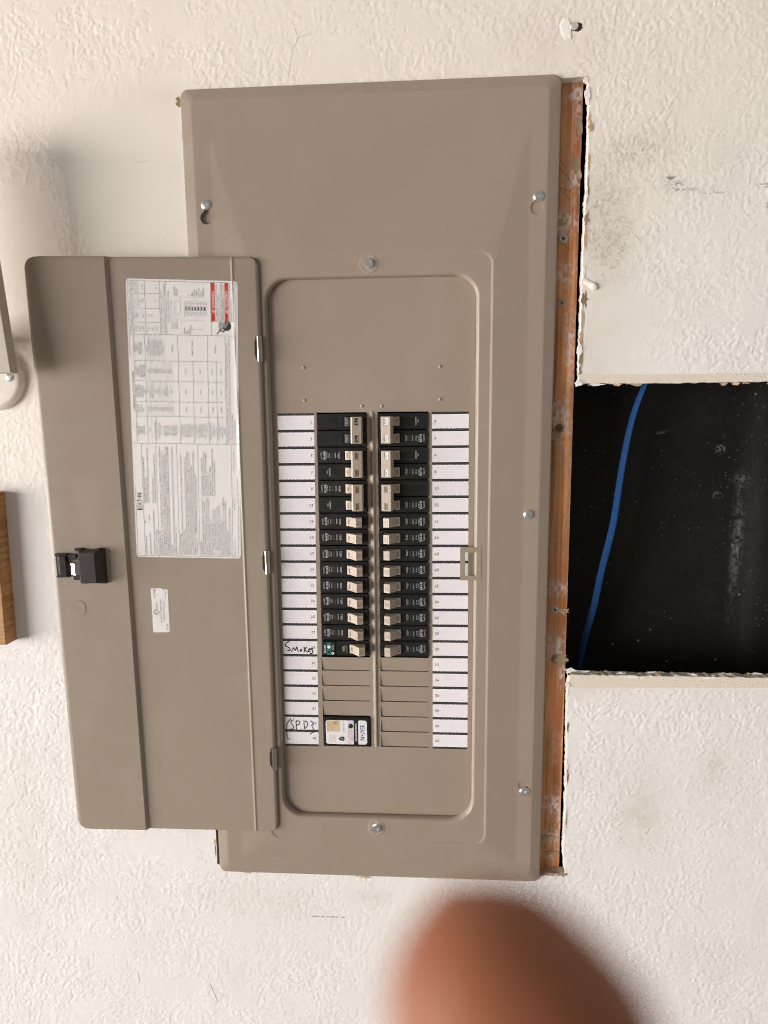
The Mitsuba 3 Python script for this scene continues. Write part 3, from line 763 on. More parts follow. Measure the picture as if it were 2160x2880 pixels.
def hand39(cx, cy):
    return (-110.0 + (cx - 130) * 0.0656, -361.95 - (cy - 1475) * 0.0713)


S29 = [[(210, 150), (190, 150), (150, 185), (135, 220), (165, 240), (215, 270), (230, 300), (215, 318), (175, 310)], [(255, 335), (285, 262), (305, 285), (320, 312), (350, 245), (375, 335)],
       [(425, 290), (412, 315), (425, 330), (440, 310), (430, 290)], [(482, 240), (490, 295), (480, 345)], [(530, 250), (492, 300), (545, 345)], [(585, 285), (562, 300), (560, 330), (600, 335)], [(590, 300), (600, 280), (585, 275)],
       [(640, 275), (625, 265), (618, 290), (640, 310), (642, 350), (622, 368), (595, 368)]]
S39 = [[(228, 1530), (180, 1590), (152, 1635), (150, 1700), (150, 1800), (152, 1865), (170, 1895), (202, 1890)], [(285, 1545), (245, 1560), (228, 1590), (255, 1630), (278, 1670), (270, 1710), (230, 1718), (210, 1712)],
       [(330, 1560), (330, 1650), (330, 1715)], [(325, 1575), (370, 1560), (400, 1580), (385, 1625), (335, 1640)], [(472, 1565), (480, 1640), (485, 1705)], [(470, 1570), (520, 1565), (545, 1610), (530, 1665), (485, 1705)],
       [(600, 1560), (640, 1590), (655, 1615), (620, 1640), (640, 1690), (670, 1735), (660, 1755), (610, 1780), (588, 1800)]]
for side in (-1, 1):
    bar = MB()
    zt, zb = 1.2, -400.6
    a0, b0 = strip_x(side, zt); a1, b1 = strip_x(side, zb)
    bar.add(l2w(ext(Polygon([(a0, zt), (b0, zt), (b1, zb), (a1, zb)]), 0.12, 0.02)), BLK)
    SK = put('directory_strip', EP, bar.ply('paper'))
    for k in range(21):
        num = 2 * k + (1 if side < 0 else 2)
        zt, zb = -k * PITCH - 1.5, -(k + 1) * PITCH + 1.6
        if k == 20:
            zb += 0.6
        a0, b0 = strip_x(side, zt); a1, b1 = strip_x(side, zb)
        m = MB()
        jit = 0.96 + 0.06 * rng.random()
        m.add(l2w(ext(Polygon([(a0, zt), (b0, zt), (b1, zb), (a1, zb)]), 0.18, 0.14)), LAV * jit)
        t = text2d(str(num), 2.9, True)
        wd = t.vertices[:, 0].max()
        zc = (zt + zb) / 2 - 1.4 + (0.3 * rng.random() - 0.15)
        x = b1 - 2.4 - wd if side < 0 else a1 + 2.6
        m.add(l2w(turn(t, 0, x, zc, 0.38)), INK)
        kw = {}
        if side < 0 and k == 14:
            for s in S29:
                m.add(l2w(stroke_mesh([hand29(*q) for q in s], 1.35, 0.42)), INK)
            kw = dict(label='label with Smokes handwritten in black marker')
        if side < 0 and k == 19:
            for s in S39:
                m.add(l2w(stroke_mesh([hand39(*q) for q in s], 1.15, 0.42)), INK)
            kw = dict(label='label with a bracketed SPD handwritten in black marker')
        put('number_label', SK, m.ply('paper'), **kw)

# ------------------------------------------------------------------ the door
ZT, ZB, DW = 171.8, -506.2, 249.0


def door_h(u, z):
    u = np.asarray(u, float)
    s = np.clip((u - 160.6) / 2.6, 0, 1); s = s * s * (3 - 2 * s)
    h = 4.2 * s
    h = h + 0.85 * np.exp(-((u - (27.6 + 0.0015 * z)) / 1.35) ** 2)
    h = h - np.where(u > 244, 1.2 * ((np.maximum(u, 244) - 244) / 5) ** 2, 0)
    h = h - np.where(u < 3.5, 1.8 * ((3.5 - np.minimum(u, 3.5)) / 3.5) ** 2, 0)
    h = h - np.where(z > ZT - 4, 2.0 * ((np.maximum(z, ZT - 4) - ZT + 4) / 4) ** 2, 0) - np.where(z < ZB + 3, 1.2 * ((ZB + 3 - np.minimum(z, ZB + 3)) / 3) ** 2, 0)
    return h


def D(u, z, h=0.0):
    """door millimetres (u from the hinge, z, h out) to world metres; the leaf is slightly twisted."""
    u, z, h = np.broadcast_arrays(np.asarray(u, float), np.asarray(z, float), np.asarray(h, float))
    t = (z - ZT) / (ZB - ZT); a = u / DW
    hx = -122.6 + 1.8 * t; fx = -370.3 + 0.4 * t; fy = -40.6 + 25.6 * t
    dx, dy = fx - hx, fy + 13
    L = np.hypot(dx, dy)
    return np.stack([hx + dx * a - h * (-dy) / L * -1 * -1, -13 + dy * a - h * np.abs(dx) / L, z], -1) / 1000


us = np.unique(np.r_[0, 0.6, 1.4, 2.4, 3.5, 6, 10, 16, 22, np.linspace(24, 31, 15), 36, 50, 80, 110, 140, 155, np.linspace(158, 165, 15), 170, 185, 205, 225, 236, np.linspace(240, 249, 10)])
zs = np.unique(np.r_[ZB, ZB + 0.8, ZB + 1.6, ZB + 2.4, ZB + 3.2, np.linspace(ZB + 4, ZB + 16, 10), np.linspace(ZB + 20, ZT - 20, 40), np.linspace(ZT - 17, ZT - 5, 10), ZT - 4, ZT - 3, ZT - 2, ZT - 1, ZT])


def corner(z, r_lo, r_hi):
    """inset of the rounded corners at height z."""
    o = 0.0
    if z > ZT - r_hi:
        o = r_hi - math.sqrt(max(0, r_hi ** 2 - (z - (ZT - r_hi)) ** 2))
    if z < ZB + r_lo:
        o = r_lo - math.sqrt(max(0, r_lo ** 2 - (z - (ZB + r_lo)) ** 2))
    return o


V, Vb = [], []
for z in zs:
    lo, hi = corner(z, 13, 13), DW - corner(z, 16, 15)
    uu = np.clip(us, lo, hi)
    V.append(D(uu, z, door_h(uu, z))); Vb.append(D(uu, z, door_h(uu, z) - 1.5))
nz, nu = len(zs), len(us)
V, Vb = np.vstack(V), np.vstack(Vb)
i, j = np.meshgrid(np.arange(nz - 1), np.arange(nu - 1), indexing='ij')
q = np.stack([i * nu + j, i * nu + j + 1, (i + 1) * nu + j + 1, (i + 1) * nu + j], -1).reshape(-1, 4)
F = np.vstack([q[:, [0, 2, 1]], q[:, [0, 3, 2]]])
dmb = MB().add(trimesh.Trimesh(V, F, process=False), smooth=True).add(trimesh.Trimesh(Vb, F[:, ::-1], process=False), smooth=True)
per = np.r_[np.arange(nu), np.arange(1, nz) * nu + nu - 1, (nz - 1) * nu + np.arange(nu - 2, -1, -1), np.arange(nz - 2, 0, -1) * nu]
n = len(per); i = np.arange(n); j = (i + 1) % n
dmb.add(trimesh.Trimesh(np.vstack([V[per], Vb[per]]), np.vstack([np.c_[i, j, n + j], np.c_[i, n + j, n + i]]), process=False), smooth=30)
DOOR = put('door', EP, dmb.ply('panel_paint'), label='open door of the panel with its printed instruction label')


def on_door(mesh, fn, h):
    """a flat mesh (mm) put on the door: fn maps its x, y to (u, z); its own z is height."""
    v = np.array(mesh.vertices); u, z = fn(v[:, 0], v[:, 1])
    return trimesh.Trimesh(D(u, z, door_h(u, z) + h + v[:, 2]), mesh.faces, process=False)


# the big instruction label; page millimetres: a along the reading direction (up the door), b down the page (towards the hinge)
PA, PB = 310.5, 121.0


def page(a, b):
    return 152.6 - 0.0290 * a - b, -161.7 + a - 0.0270 * b


def page_xy(x, y):                       # a drawing with x = a, y = -b
    return page(x, -y)


lab = MB()
gx, gy = np.meshgrid(np.linspace(0, PA, 60), np.linspace(0, PB, 60))
keep = Polygon(rr(0, PA, -PB, 0, 3.0, 6, 1))
gv = np.c_[gx.ravel(), -gy.ravel()]
c = np.clip(gv, [3, -PB + 3], [PA - 3, -3]); d = gv - c; L = np.linalg.norm(d, axis=1, keepdims=True)
gv = np.where(L > 3, c + d / np.maximum(L, 1e-9) * 3, gv)
i, j = np.meshgrid(np.arange(59), np.arange(59), indexing='ij')
q = np.stack([i * 60 + j, i * 60 + j + 1, (i + 1) * 60 + j + 1, (i + 1) * 60 + j], -1).reshape(-1, 4)
sheet = trimesh.Trimesh(np.c_[gv, np.zeros(len(gv))], np.vstack([q[:, [0, 1, 2]], q[:, [0, 2, 3]]]), process=False)
PAPER = (0.84, 0.80, 0.77)
lab.add(on_door(sheet, page_xy, 0.22), PAPER, True)
GREY = (0.035, 0.033, 0.032)


def subdiv(poly):
    """split long shapes so that they follow the label's curve."""
    x0, y0, x1, y1 = poly.bounds
    out = []
    nb = max(1, int((y1 - y0) / 1.5)) if y0 < -112 else 1
    for k in range(nb):
        ya, yb = y0 + (y1 - y0) * k / nb, y0 + (y1 - y0) * (k + 1) / nb
        out.append(poly.intersection(sbox(x0 - 1, ya, x1 + 1, yb)))
    return out


def rect(a0, a1, b0, b1, col, h=0.30):
    for p in subdiv(sbox(a0, -b1, a1, -b0)):
        if not p.is_empty:
            lab.add(on_door(tri2d(p), page_xy, h), col)


def hline(a0, a1, b, w=0.42):
    rect(a0, a1, b - w / 2, b + w / 2, GREY)


def vline(a, b0, b1, w=0.42):
    rect(a - w / 2, a + w / 2, b0, b1, GREY)


def tx(text, a, b, h=1.45, bold=True, length=None, center=False, col=GREY):
    m = text2d(text, h, bold, length)
    if not length:
        v = np.array(m.vertices); v[:, 0] *= 0.86; m = trimesh.Trimesh(v, m.faces, process=False)
    if center:
        a = a - m.vertices[:, 0].max() / 2
    lab.add(on_door(turn(m, 0, a, -b), page_xy, 0.36), col)


# frame and rules
for l in (hline(1.6, 308.6, 1.8), hline(1.6, 308.6, 118.6), vline(1.8, 1.8, 118.6), vline(308.4, 1.8, 118.6), vline(131.5, 1.8, 118.6), vline(251.5, 1.8, 118.6)):
    pass
for b in (10.3, 26.5, 50.1, 73.8, 111.8):
    hline(1.8, 131.5, b)
tx('E', 55.0, 8.6, 5.0, True, 5.4); tx('A', 60.6, 8.6, 5.0, True, 3.4); tx('T', 64.0, 8.6, 5.0, True, 3.6)
rect(68.0, 69.6, 5.2, 6.8, GREY, 0.36); tx('N', 70.2, 8.6, 5.0, True, 4.6)
tx('LOADCENTER STYLE:', 3.4, 12.9, 1.3, True, 21.5); tx('CH', 39.9, 12.4, 1.4)
tx('NEMA ENCLOSURE TYPE:', 3.4, 17.6, 1.3, True, 25.5); tx('1 - INDOOR', 39.9, 17.2, 1.4)
tx('SEE CASE SIDEWALL FOR FURTHER INFORMATION,', 3.4, 22.3, 1.3, True, 52.5); tx('SUCH AS CATALOG NUMBER.', 3.4, 24.9, 1.3, True, 29.5)
tx('ENCLOSED PANELBOARD RATING: 225 AMPS MAX.', 63.5, 12.6, 1.35, True, 53); tx('SEE MAIN BREAKER RATING.', 63.5, 14.9, 1.35, True, 29)
tx('120/240 VAC 1 PHASE 3 WIRE, 208Y/120 VAC 3 WIRE, 50/60 HZ', 63.5, 17.2, 1.35, True, 63)
tx('BUS RATING: 225 AMPS MAX.', 63.5, 22.4, 1.35, True, 30); tx('MAXIMUM SUM OF BREAKER RATINGS PER STAB: 200 A.', 63.5, 24.9, 1.35, True, 57)
tx('BREAKER INFORMATION', 3.4, 29.0, 1.35, True, 27)
for t, b, L in (('MAIN BREAKERS (EATON - UL TYPE): CSR, CSH, BW, BWH OR BACKFED ETN02, CH, CH3 (REQUIRES HOLD DOWN KIT PER BELOW).', 31.2, 125), ('BRANCH BREAKERS (EATON - UL TYPE): ETN02, CH, CHT or CH3. THIS DEVICE ACCEPTS EATON "PLUG-ON', 33.8, 119),
                ('NEUTRAL" BREAKERS. DO NOT BACK OUT NEUTRAL SCREWS OR INSTALL WIRE IN NEUTRAL BAR BENEATH IT.', 36.0, 118), ('ADDITIONAL OR REPLACEMENT BREAKERS SHALL BE OF THE SAME MANUFACTURER AND TYPE AND SHALL HAVE', 38.1, 124.5),
                ('AN INTERRUPTING RATING EQUAL TO OR GREATER THAN THE INTERRUPTING RATING OF ANY CIRCUIT BREAKER', 40.3, 124.5), ('INSTALLED.', 42.8, 12), ('AUTOMATIC TRIP IS INDICATED BY A HANDLE POSITION MIDWAY BETWEEN THE "ON" and "OFF". MOVE HANDLE TO', 45.2, 125), ('EXTREME "OFF", THEN TO "ON".', 47.6, 33)):
    tx(t, 3.4, b, 1.35, True, L)
tx('INSTALLATION NOTES', 3.4, 52.6, 1.35, True, 25)
for t, b, L in (('THIS PANELBOARD MUST BE INSTALLED IN ACCORDANCE WITH ALL APPLICABLE LOCAL AND NATIONAL', 54.9, 117), ('CODES, AND REGULATIONS.', 57.3, 30), ('SUITABLE FOR USE AS SERVICE EQUIPMENT. INSTALL APPROPRIATE SERVICE BARRIER KIT BELOW', 59.6, 112.5),
                ('WHEN USED AS SERVICE EQUIPMENT. ANY UNUSED NEUTRAL TERMINALS MAY BE USED FOR EQUIPMENT', 62.0, 120), ('GROUNDING. FOR EQUIPMENT GROUNDING, WIRE TERMINALS ARE SUITABLE FOR (1) #14-4 OR UP TO (2)', 64.4, 118), ('#14-10 WIRES. MULTIPLE WIRES IN THE SAME HOLE MUST BE THE SAME SIZE AND MATERIAL.', 66.7, 103.5),
                ('TERMINALS OTHER THAN BREAKER TERMINALS SUITABLE FOR 60/75°C AL-CU WIRE. BREAKER TERMINALS', 69.1, 120), ('SUITABLE FOR AL-CU WIRE WHEN SO MARKED. REFER TO MARKINGS ON BREAKERS.', 71.4, 94.5)):
    tx(t, 3.4, b, 1.35, True, L)
tx('ACCESSORIES', 3.4, 76.2, 1.35, True, 15.5)
for k, (t, L) in enumerate((('BACKFED MAIN BREAKER HOLD DOWN KIT : TYPE # CHPHD', 66), ('CSR TYPE MAIN BREAKER FILLER PLATE : TYPE # CSRFP', 63), ('FILLER PLATE TO CLOSE BRANCH OPENINGS : TYPE # CHFP', 67), ('MAIN LUG KIT FOR CONVERTIBLE PANELS : CAT # CHPL225', 66), ('SUBFEED LUG KIT : CAT # CHPSF125', 39.5), ('# 6 - 2/0 NEUTRAL / GROUND LUGS : CAT # NL20', 52.5),
                            ('# 6 - 300 NEUTRAL / GROUND LUGS : CAT # NL300', 53.5), ('# 6 - 2/0 NEUTRAL W/ BOND TAB LUGS : CAT # NLP20', 57), ('# 6 - 300 NEUTRAL W/ BOND TAB LUGS : CAT # NLP300', 59), ('BONDING SCREW KIT : CAT #BONDKITP', 42), ('CSR MAIN MECHANICAL INTERLOCK KIT : CAT # CHPMIKCSR', 67.5), ('CH MAIN MECHANICAL INTERLOCK KIT : CAT # CHPMIKCH', 63.5), ('LABEL KITS: TYPE # CHPMS', 29), ('RENOVATION TERMINAL BLOCK KIT : CAT # RNSTB', 54.5))):
    tx(t, 3.4, 78.5 + 2.38 * k, 1.35, True, L)
for k, (t, L) in enumerate((('LATCH REPLACEMENT : TYPE # LATCHP', 43), ('SERVICE BARRIER KIT (CSR): KIT # TICSR300', 50), ('SERVICE BARRIER KIT (CH): KIT # TIMCB30', 48), ('KEY LOCK KIT : CAT # TDL', 28), ('GROUND BARS : TYPE # GBKP', 34), ('or TYPE # GBK (for Special Installation Instructions', 54), ('see URL http://eaton.com/instructions)', 40))):
    tx(t, 72.5, 78.5 + 2.38 * k, 1.35, True, L)
tx('ASSEMBLED IN USA', 3.4, 115.0, 1.2, False, 20); tx('www.eaton.com', 55.9, 115.0, 1.2, False, 14.5); tx('PUB03441   REV.  08', 102.6, 115.0, 1.2, False, 25)
# ratings table
tx('SERIES SHORT CIRCUIT RATINGS', 190, 4.9, 1.7, True, 42, True)
hline(131.5, 251.5, 5.9); hline(131.5, 251.5, 18.2)
for a in (161.8, 178.2, 200.8, 223.0):
    vline(a, 5.9, 103.5)
heads = [(146.5, ('MAIN MODULE', 'BREAKER', 'FAMILY or', 'CLASS FUSE')), (170, ('SYSTEM AIC', 'RATING', 'AT 240 VAC', 'MAX.')), (189.5, ('METER MODULE', 'TENANT BREAKER', 'or LOADCENTER', 'MAIN BREAKER', 'FAMILY')), (212, ('M.M. TENANT', 'BREAKER or', 'LOADCENTR MAIN', 'BREAKER SHORT', 'CIRCUIT RATING')), (237, ('LOADCENTER', 'BRANCH', 'BREAKER FAMILY', '(1, 2 or 3 POLE)'))]
for a, ls in heads:
    for k, t in enumerate(ls):
        tx(t, a, 8.3 + 2.25 * k, 1.4, True, None, True)
rows = [('10,000', 'NONE', 'N/A', 'SEE NOTE *'), ('100,000', 'T Series JDA Max', '100,000', 'CH****, CHCAF, CHFGF'), ('10,000', 'BR,CC,BW,CCV,CH,CHF', '10,000', 'SEE NOTE ** ETN02'), ('22,000', 'BRH', '22,000', 'CH,CHF,CHT,CHP,CHFGF'), ('22,000', 'QBHW', '22,000', 'CH,CHF,CHCAF,CHPGF'), ('25,000', 'CSR*** BWH***', '25,000', 'CH,CHF,CHFAFGF,CHPGF'), ('25,000', 'CCVH', '25,000', 'SEE NOTE ** ETN02'),
        ('42,000', 'BRHH,CVS', '42,000', 'SEE NOTE **'), ('65,000', 'BRX,CV,ED,GHB', '65,000', ''), ('25,000', 'FD', '25,000', ''), ('100,000', 'CVH', '100,000', '')]
for k, r in enumerate(rows):
    b = 20.6 + 2.62 * k
    hline(161.8, 223.0, b + 0.5, 0.22)
    if k < 8:
        hline(223.0, 251.5, b + 0.5, 0.22)
    for a, t in zip((170, 189.5, 212, 237), r):
        if t:
            tx(t, a, b, 1.25, True, None, True)
for b, ls in ((21.3, ('NONE',)), (27.4, ('WITHOUT MAIN DISCONNECT',)), (31.5, ('CABLE TAP BOX FAMILY', '1MTB or 3MTB')), (37.4, ('MAIN SWITCH', 'MODULE FAMILY', '1MFS or 2MFS', '1MPS or 2MPS')), (46.9, ('MAIN BREAKER', 'MODULE FAMILY', '1MCB or 3MCB'))):
    for k, t in enumerate(ls):
        tx(t, 146.5, b + 2.2 * k, 1.3, True, None, True)
for b in (22.8, 28.6, 36.0 - 8.0):
    hline(131.5, 161.8, b, 0.22)
hline(131.5, 251.5, 54.5); hline(131.5, 223, 70.5); hline(131.5, 251.5, 87.0); hline(131.5, 223, 96.5); hline(131.5, 251.5, 106.5)
for b, ls in ((57, ('MAIN BRKR MOD FAMILY', '1MCB or 3MCB', 'RGH / PDG54M 2000A', 'NGS / PDG43M 1200A', 'MDS, / PDG3xH 800A', 'LGS / LD / PDG3xG 600A', 'FD / PDG2xG 400A')), (72.8, ('MAIN BRKR MOD FAMILY', '1MCB, 3MCB', 'RGH / PDG54M 2000A', 'NGH / PDG43M 1200A', 'MDL, / PDG3xM 800A', 'LGH, HLD / PDG3xM 600A', 'HFD / PDG2xM 400A')), (89.3, ('MAIN SWITCH MOD FAMILY', '1MFS or 2MFS', 'WITH CLASS T FUSE', '800A MAX')), (98.6, ('MAIN SWITCH MOD FAMILY', '1MFS or 2MFS', 'WITH CLASS T FUSE', '1200A MAX'))):
    for k, t in enumerate(ls):
        tx(t, 146.5, b + 2.1 * k, 1.15, True, None, True)
for b, a1, a2, a3 in ((63, '65,000', 'BRHX', '22,000'), (79, '100,000', 'BRHX', '22,000'), (92.5, '100,000', 'BRH', '22,000'), (102, '100,000', 'BRHH', '42,000')):
    for a, t in ((170, a1), (189.5, a2), (212, a3)):
        tx(t, a, b, 1.4, True, None, True)
tx('SEE NOTE *', 237, 49, 1.4, True, None, True); tx('SEE NOTE ** ETN02', 237, 71, 1.4, True, None, True); tx('SEE NOTE *', 237, 96.5, 1.4, True, None, True)
for k, t in enumerate(('*BREAKERS IN THIS COLUMN MAY NOT FIT IN THIS LOADCENTER. SEE BREAKER INFO TO LEFT.', '** ALSO INCLUDES THESE BRANCH BREAKER FAMILIES: CH, CHF, CHT, CHFAFGF, CHFGFT, CHFCAF', '***CSR & BWH (200 AMPS MAX.)', '****CH (70 AMPS MAX.)')):
    tx(t, 133, 109.2 + 2.55 * k, 1.7, False, (112, 116, 34, 26)[k])
# torque table and wiring diagram
tx('TORQUE WIRE PRESSURE SCREW(S) AS FOLLOWS:', 253, 4.8, 1.5, False, 54)
hline(251.5, 308.4, 5.9); hline(251.5, 308.4, 20.2); hline(251.5, 308.4, 36.0); hline(251.5, 308.4, 43.0)
for a in (264.5, 279.5, 295.0):
    vline(a, 5.9, 36.0)
for a, ls in ((258, ('WIRE SIZE', '60/75° C', 'AL-CU', 'AWG/', 'KCMIL')), (272, ('NEUTRAL &', 'GROUND', 'BAR', '', 'LB-IN')), (287.2, ('GROUND LUG', '(G1) &', 'NEUTRAL LUG', '(N2)', 'LB-IN')), (301.8, ('PANEL LUGS', '(A & B) & MAIN', 'NEUTRAL (N1)', '', 'LB-IN'))):
    for k, t in enumerate(ls):
        if t:
            tx(t, a, 8.5 + 2.45 * k, 1.45, k == 4, None, True)
for k, (t, v1, v2, v3) in enumerate((('#14-10', '20', '', ''), ('#8', '25', '', ''), ('#6-4', '35', '', ''), ('#3-2/0', '', '60', ''), ('#6-300', '', '60', '225'))):
    tx(t, 258, 22.8 + 2.7 * k, 1.5, False, None, True)
    for a, t2 in ((272, v1), (287.2, v2), (301.8, v3)):
        if t2:
            tx(t2, a, 22.8 + 2.7 * k, 1.5, False, None, True)
tx('TORQUE CIRCUIT BREAKER LUGS TO', 253, 38.8, 1.6, False, 45); tx('VALUES SPECIFIED ON CIRCUIT BREAKERS:', 253, 41.8, 1.6, False, 53)
tx('TYPICAL WIRING DIAGRAM', 281, 46.4, 1.6, False, 34, True)
tx('MAIN LUG', 258, 49.4, 1.4, False, 12); tx('MAIN', 258, 52.2, 1.4, False, 6); tx('BREAKER', 258, 55.0, 1.4, False, 11)
hline(271, 276, 48.9, 0.25); hline(266, 276, 51.7, 0.25); tx('A B', 277.5, 49.4, 1.3); tx('LINE', 284, 49.4, 1.3)
for l in ((274, 287, 52.4), (274, 287, 58.6)):
    hline(l[0], l[1], l[2], 0.3)
vline(274, 52.4, 58.6, 0.3); vline(287, 52.4, 58.6, 0.3)
hline(270, 287.5, 63.0, 0.3)
for k in range(8):
    hline(272.5, 287.5, 63.0 + 3.4 * k, 0.28)
    if k < 7:
        rect(278.4, 281.8, 63.6 + 3.4 * k, 65.2 + 3.4 * k, GREY)
        for a in (274.6, 284.6):
            lab.add(on_door(tri2d(LineString([(a, -63.4 - 3.4 * k), (a + 1.4, -64.4 - 3.4 * k), (a + 0.4, -65.3 - 3.4 * k), (a + 1.6, -66.0 - 3.4 * k)]).buffer(0.13)), page_xy, 0.33), GREY)
for a in (272.5, 278.2, 282.0, 287.5):
    vline(a, 63.0, 86.8, 0.28)
vline(267.8, 61.5, 85, 0.25); vline(258, 74, 84, 0.25); vline(291.8, 61.5, 85, 0.25); vline(294.2, 66, 71, 0.25)
for k, ch in enumerate('LOAD'):
    tx(ch, 270.2, 72.5 + 1.9 * k, 1.2, False, None, True); tx(ch, 289.6, 72.5 + 1.9 * k, 1.2, False, None, True)
for k, t in enumerate(('GROUND', 'BAR', '(WHEN', 'INSTALLED)')):
    tx(t, 252.8, 62.8 + 2.3 * k, 1.4)
for k, t in enumerate(('INSULATED', 'NEUTRAL')):
    tx(t, 293.5, 53.2 + 2.4 * k, 1.4)
for k, t in enumerate(('BOND', 'NEUTRAL', 'TORQUE', '50 IN-LBS', 'WHEN', 'NECESSARY')):
    tx(t, 293.5, 72.3 + 2.4 * k, 1.35)
tx('N2', 266.6, 60, 1.3); tx('N1', 291, 59.5, 1.3); tx('G1', 257, 72, 1.3)
# danger block
RED = (0.56, 0.050, 0.035); WHT = (0.82, 0.79, 0.76)
hline(251.5, 308.4, 91.5); vline(267.0, 91.5, 118.6)
rect(267.2, 308.2, 91.8, 96.2, RED, 0.30); rect(267.2, 308.2, 106.6, 110.8, RED, 0.30)
for b, t, L in ((95.4, 'DANGER', 17.5), (109.9, 'PELIGRO', 18.5)):
    tx(t, 281.5, b, 2.5, True, L, False, WHT)
    lab.add(on_door(tri2d(Polygon([(275.5, -b), (279.6, -b), (277.55, -b + 3.2)])), page_xy, 0.36), WHT)
    lab.add(on_door(tri2d(sbox(277.3, -b + 0.9, 277.8, -b + 2.2)), page_xy, 0.42), RED)
for k, (t, bo) in enumerate((('HAZARDOUS VOLTAGE. WILL CAUSE', 1), ('SEVERE INJURY OR DEATH.', 1), ('Turn off power supplying this equipment before working', 0), ('inside.', 0))):
    tx(t, 267.8, 98.3 + 2.0 * k, 1.2, bool(bo), (39, 29, 39.5, 6)[k])
tx('TENSION DANGEREUSE. PEUT CAUSER', 267.8, 104.0, 1.15, True, 40); tx('DES BLESSURES GRAVES OU LA MORT', 267.8, 105.9, 1.15, True, 40)
for k, t in enumerate(('VOLTAJE PELIGROSO. CAUSA HERIDAS', 'SEVERAS O MUERTE.', 'Corte la alimentacion de este equipo antes de')):
    tx(t, 267.8, 112.7 + 2.0 * k, 1.2, k < 2, (40, 24, 39)[k])
# the hand and the bolt that strikes it
pc = [LineString([(253.5, -98), (258.0, -101.5), (255.6, -104.6), (257.8, -106.2), (260.6, -105.0)]).buffer(0.65), Polygon([(257.5, -106), (262.8, -107.2), (266.2, -107), (266.4, -112), (263, -113.2), (259.5, -112.8), (257.2, -110)]).buffer(0.3)]
for k in range(4):
    pc.append(LineString([(259.6 + 1.9 * k, -107.5), (259.0 + 2.1 * k, -99.6 - (1.2, 0.2, 0, 0.9)[k])]).buffer(0.62))
for p in pc:
    lab.add(on_door(tri2d(p), page_xy, 0.33 + 0.01 * rng.random()), GREY)
lab.add(on_door(tri2d(LineString([(259.4, -106.8), (262, -107.4), (261.6, -108.6), (264.8, -108.8), (264.4, -109.8), (266, -110)]).buffer(0.22)), page_xy, 0.40), PAPER)
put('instruction_label', DOOR, lab.ply('print'), label='large white printed label with red danger blocks')


# the small listing label
def small_xy(x, y):                       # x = reading direction (up), y = -(towards the hinge)
    return 139.2 - 0.012 * x + y, -252.9 + x


sl = MB()
sl.add(on_door(ext(Polygon(rr(0, 52.0, -19.6, 0, 1.3, 4, 1)), 0.12), small_xy, 0.1), (0.80, 0.755, 0.725))
sl.add(on_door(ext(Polygon(rr(40.5, 53.4, -13.2, 0.1, 1.4, 4, 1)), 0.12), small_xy, 0.26), (0.82, 0.775, 0.745))


def stx(t, x, b, h, bold=False, L=None, col=GREY, hh=0.42):
    sl.add(on_door(turn(text2d(t, h, bold, L), 0, x, -b), small_xy, hh), col)


import shapely.geometry as sg
ringp = sg.Point(24.5, -5.2).buffer(3.3, 16).difference(sg.Point(24.5, -5.2).buffer(2.75, 16))
sl.add(on_door(tri2d(ringp), small_xy, 0.42), GREY)
stx('U', 22.7, 5.4, 2.2, True, 1.7); stx('L', 24.6, 6.9, 2.2, True, 1.4); stx('LISTED', 29.0, 6.4, 1.5, True, 7)
stx('ELECTRIC CABINET FRONT', 11.5, 11.6, 1.7, False, 29); stx('ISSUE NO  0172161', 13.5, 14.9, 1.7, False, 24); stx('F616', 42.0, 4.8, 2.2, True, 7.4); stx('1', 45.8, 9.2, 1.6); stx('L', 3.4, 5.0, 1.3)
rp = sg.Point(51.2, -3.8).buffer(1.7, 12).difference(sg.Point(51.2, -3.8).buffer(1.25, 12)); sl.add(on_door(tri2d(rp), small_xy, 0.42), GREY); stx('L', 50.7, 4.5, 1.5, True)
stx('E·T·N', 3.2, 18.0, 1.9, True, 7); stx('30-48417', 42.0, 17.4, 1.3, False, 8.6)
put('listing_label', DOOR, sl.ply('print'), label='small white listing sticker below the instruction label')


def on_door3(man, h0=0.0):
    """local mm: x = u towards the free edge, y = z, z = out."""
    q = man.to_mesh() if hasattr(man, 'to_mesh') else None
    v, f = (np.array(q.vert_properties[:, :3]), np.array(q.tri_verts)) if q is not None else (np.array(man.vertices), np.array(man.faces))
    return trimesh.Trimesh(D(v[:, 0], v[:, 1], v[:, 2] + h0), f[:, ::-1], process=False)


def hull(pts):
    return m3.Manifold.hull_points(np.array(pts, float))


LB = (0.040, 0.033, 0.029)
la = MB()
body = hull([(u, z, h) for u, z, h in [(186.2, -190, 0), (218.5, -190, 0), (186.2, -151.5, 0), (218.5, -151.5, 0), (187.5, -189, 9), (187.5, -152.5, 9), (192, -188.4, 15), (192, -153, 15), (209, -188.4, 15), (209, -153, 15), (211.5, -187.6, 12.5), (211.5, -154, 12.5), (214, -187.6, 3), (214, -154, 3)]])
la.add(on_door3(body, 4.2), LB, 20)
for u0, u1, z0, z1, h in ((189, 194, -153, -149.8, 8), (211, 219.5, -153, -149.8, 5), (186.5, 193, -191.4, -188.5, 5), (207, 214, -191.4, -188.5, 4), (213, 226, -163, -157, 4), (213, 224, -187, -180.5, 4), (217, 226.5, -160, -156.5, 7)):
    la.add(on_door3(bx(u0, u1, z0, z1, 0, h, 0.4), 4.2), np.array(LB) * 0.8, 20)
LATCH = put('latch', DOOR, la.ply('plastic'), label='dark brown plastic latch body on the inside of the door')
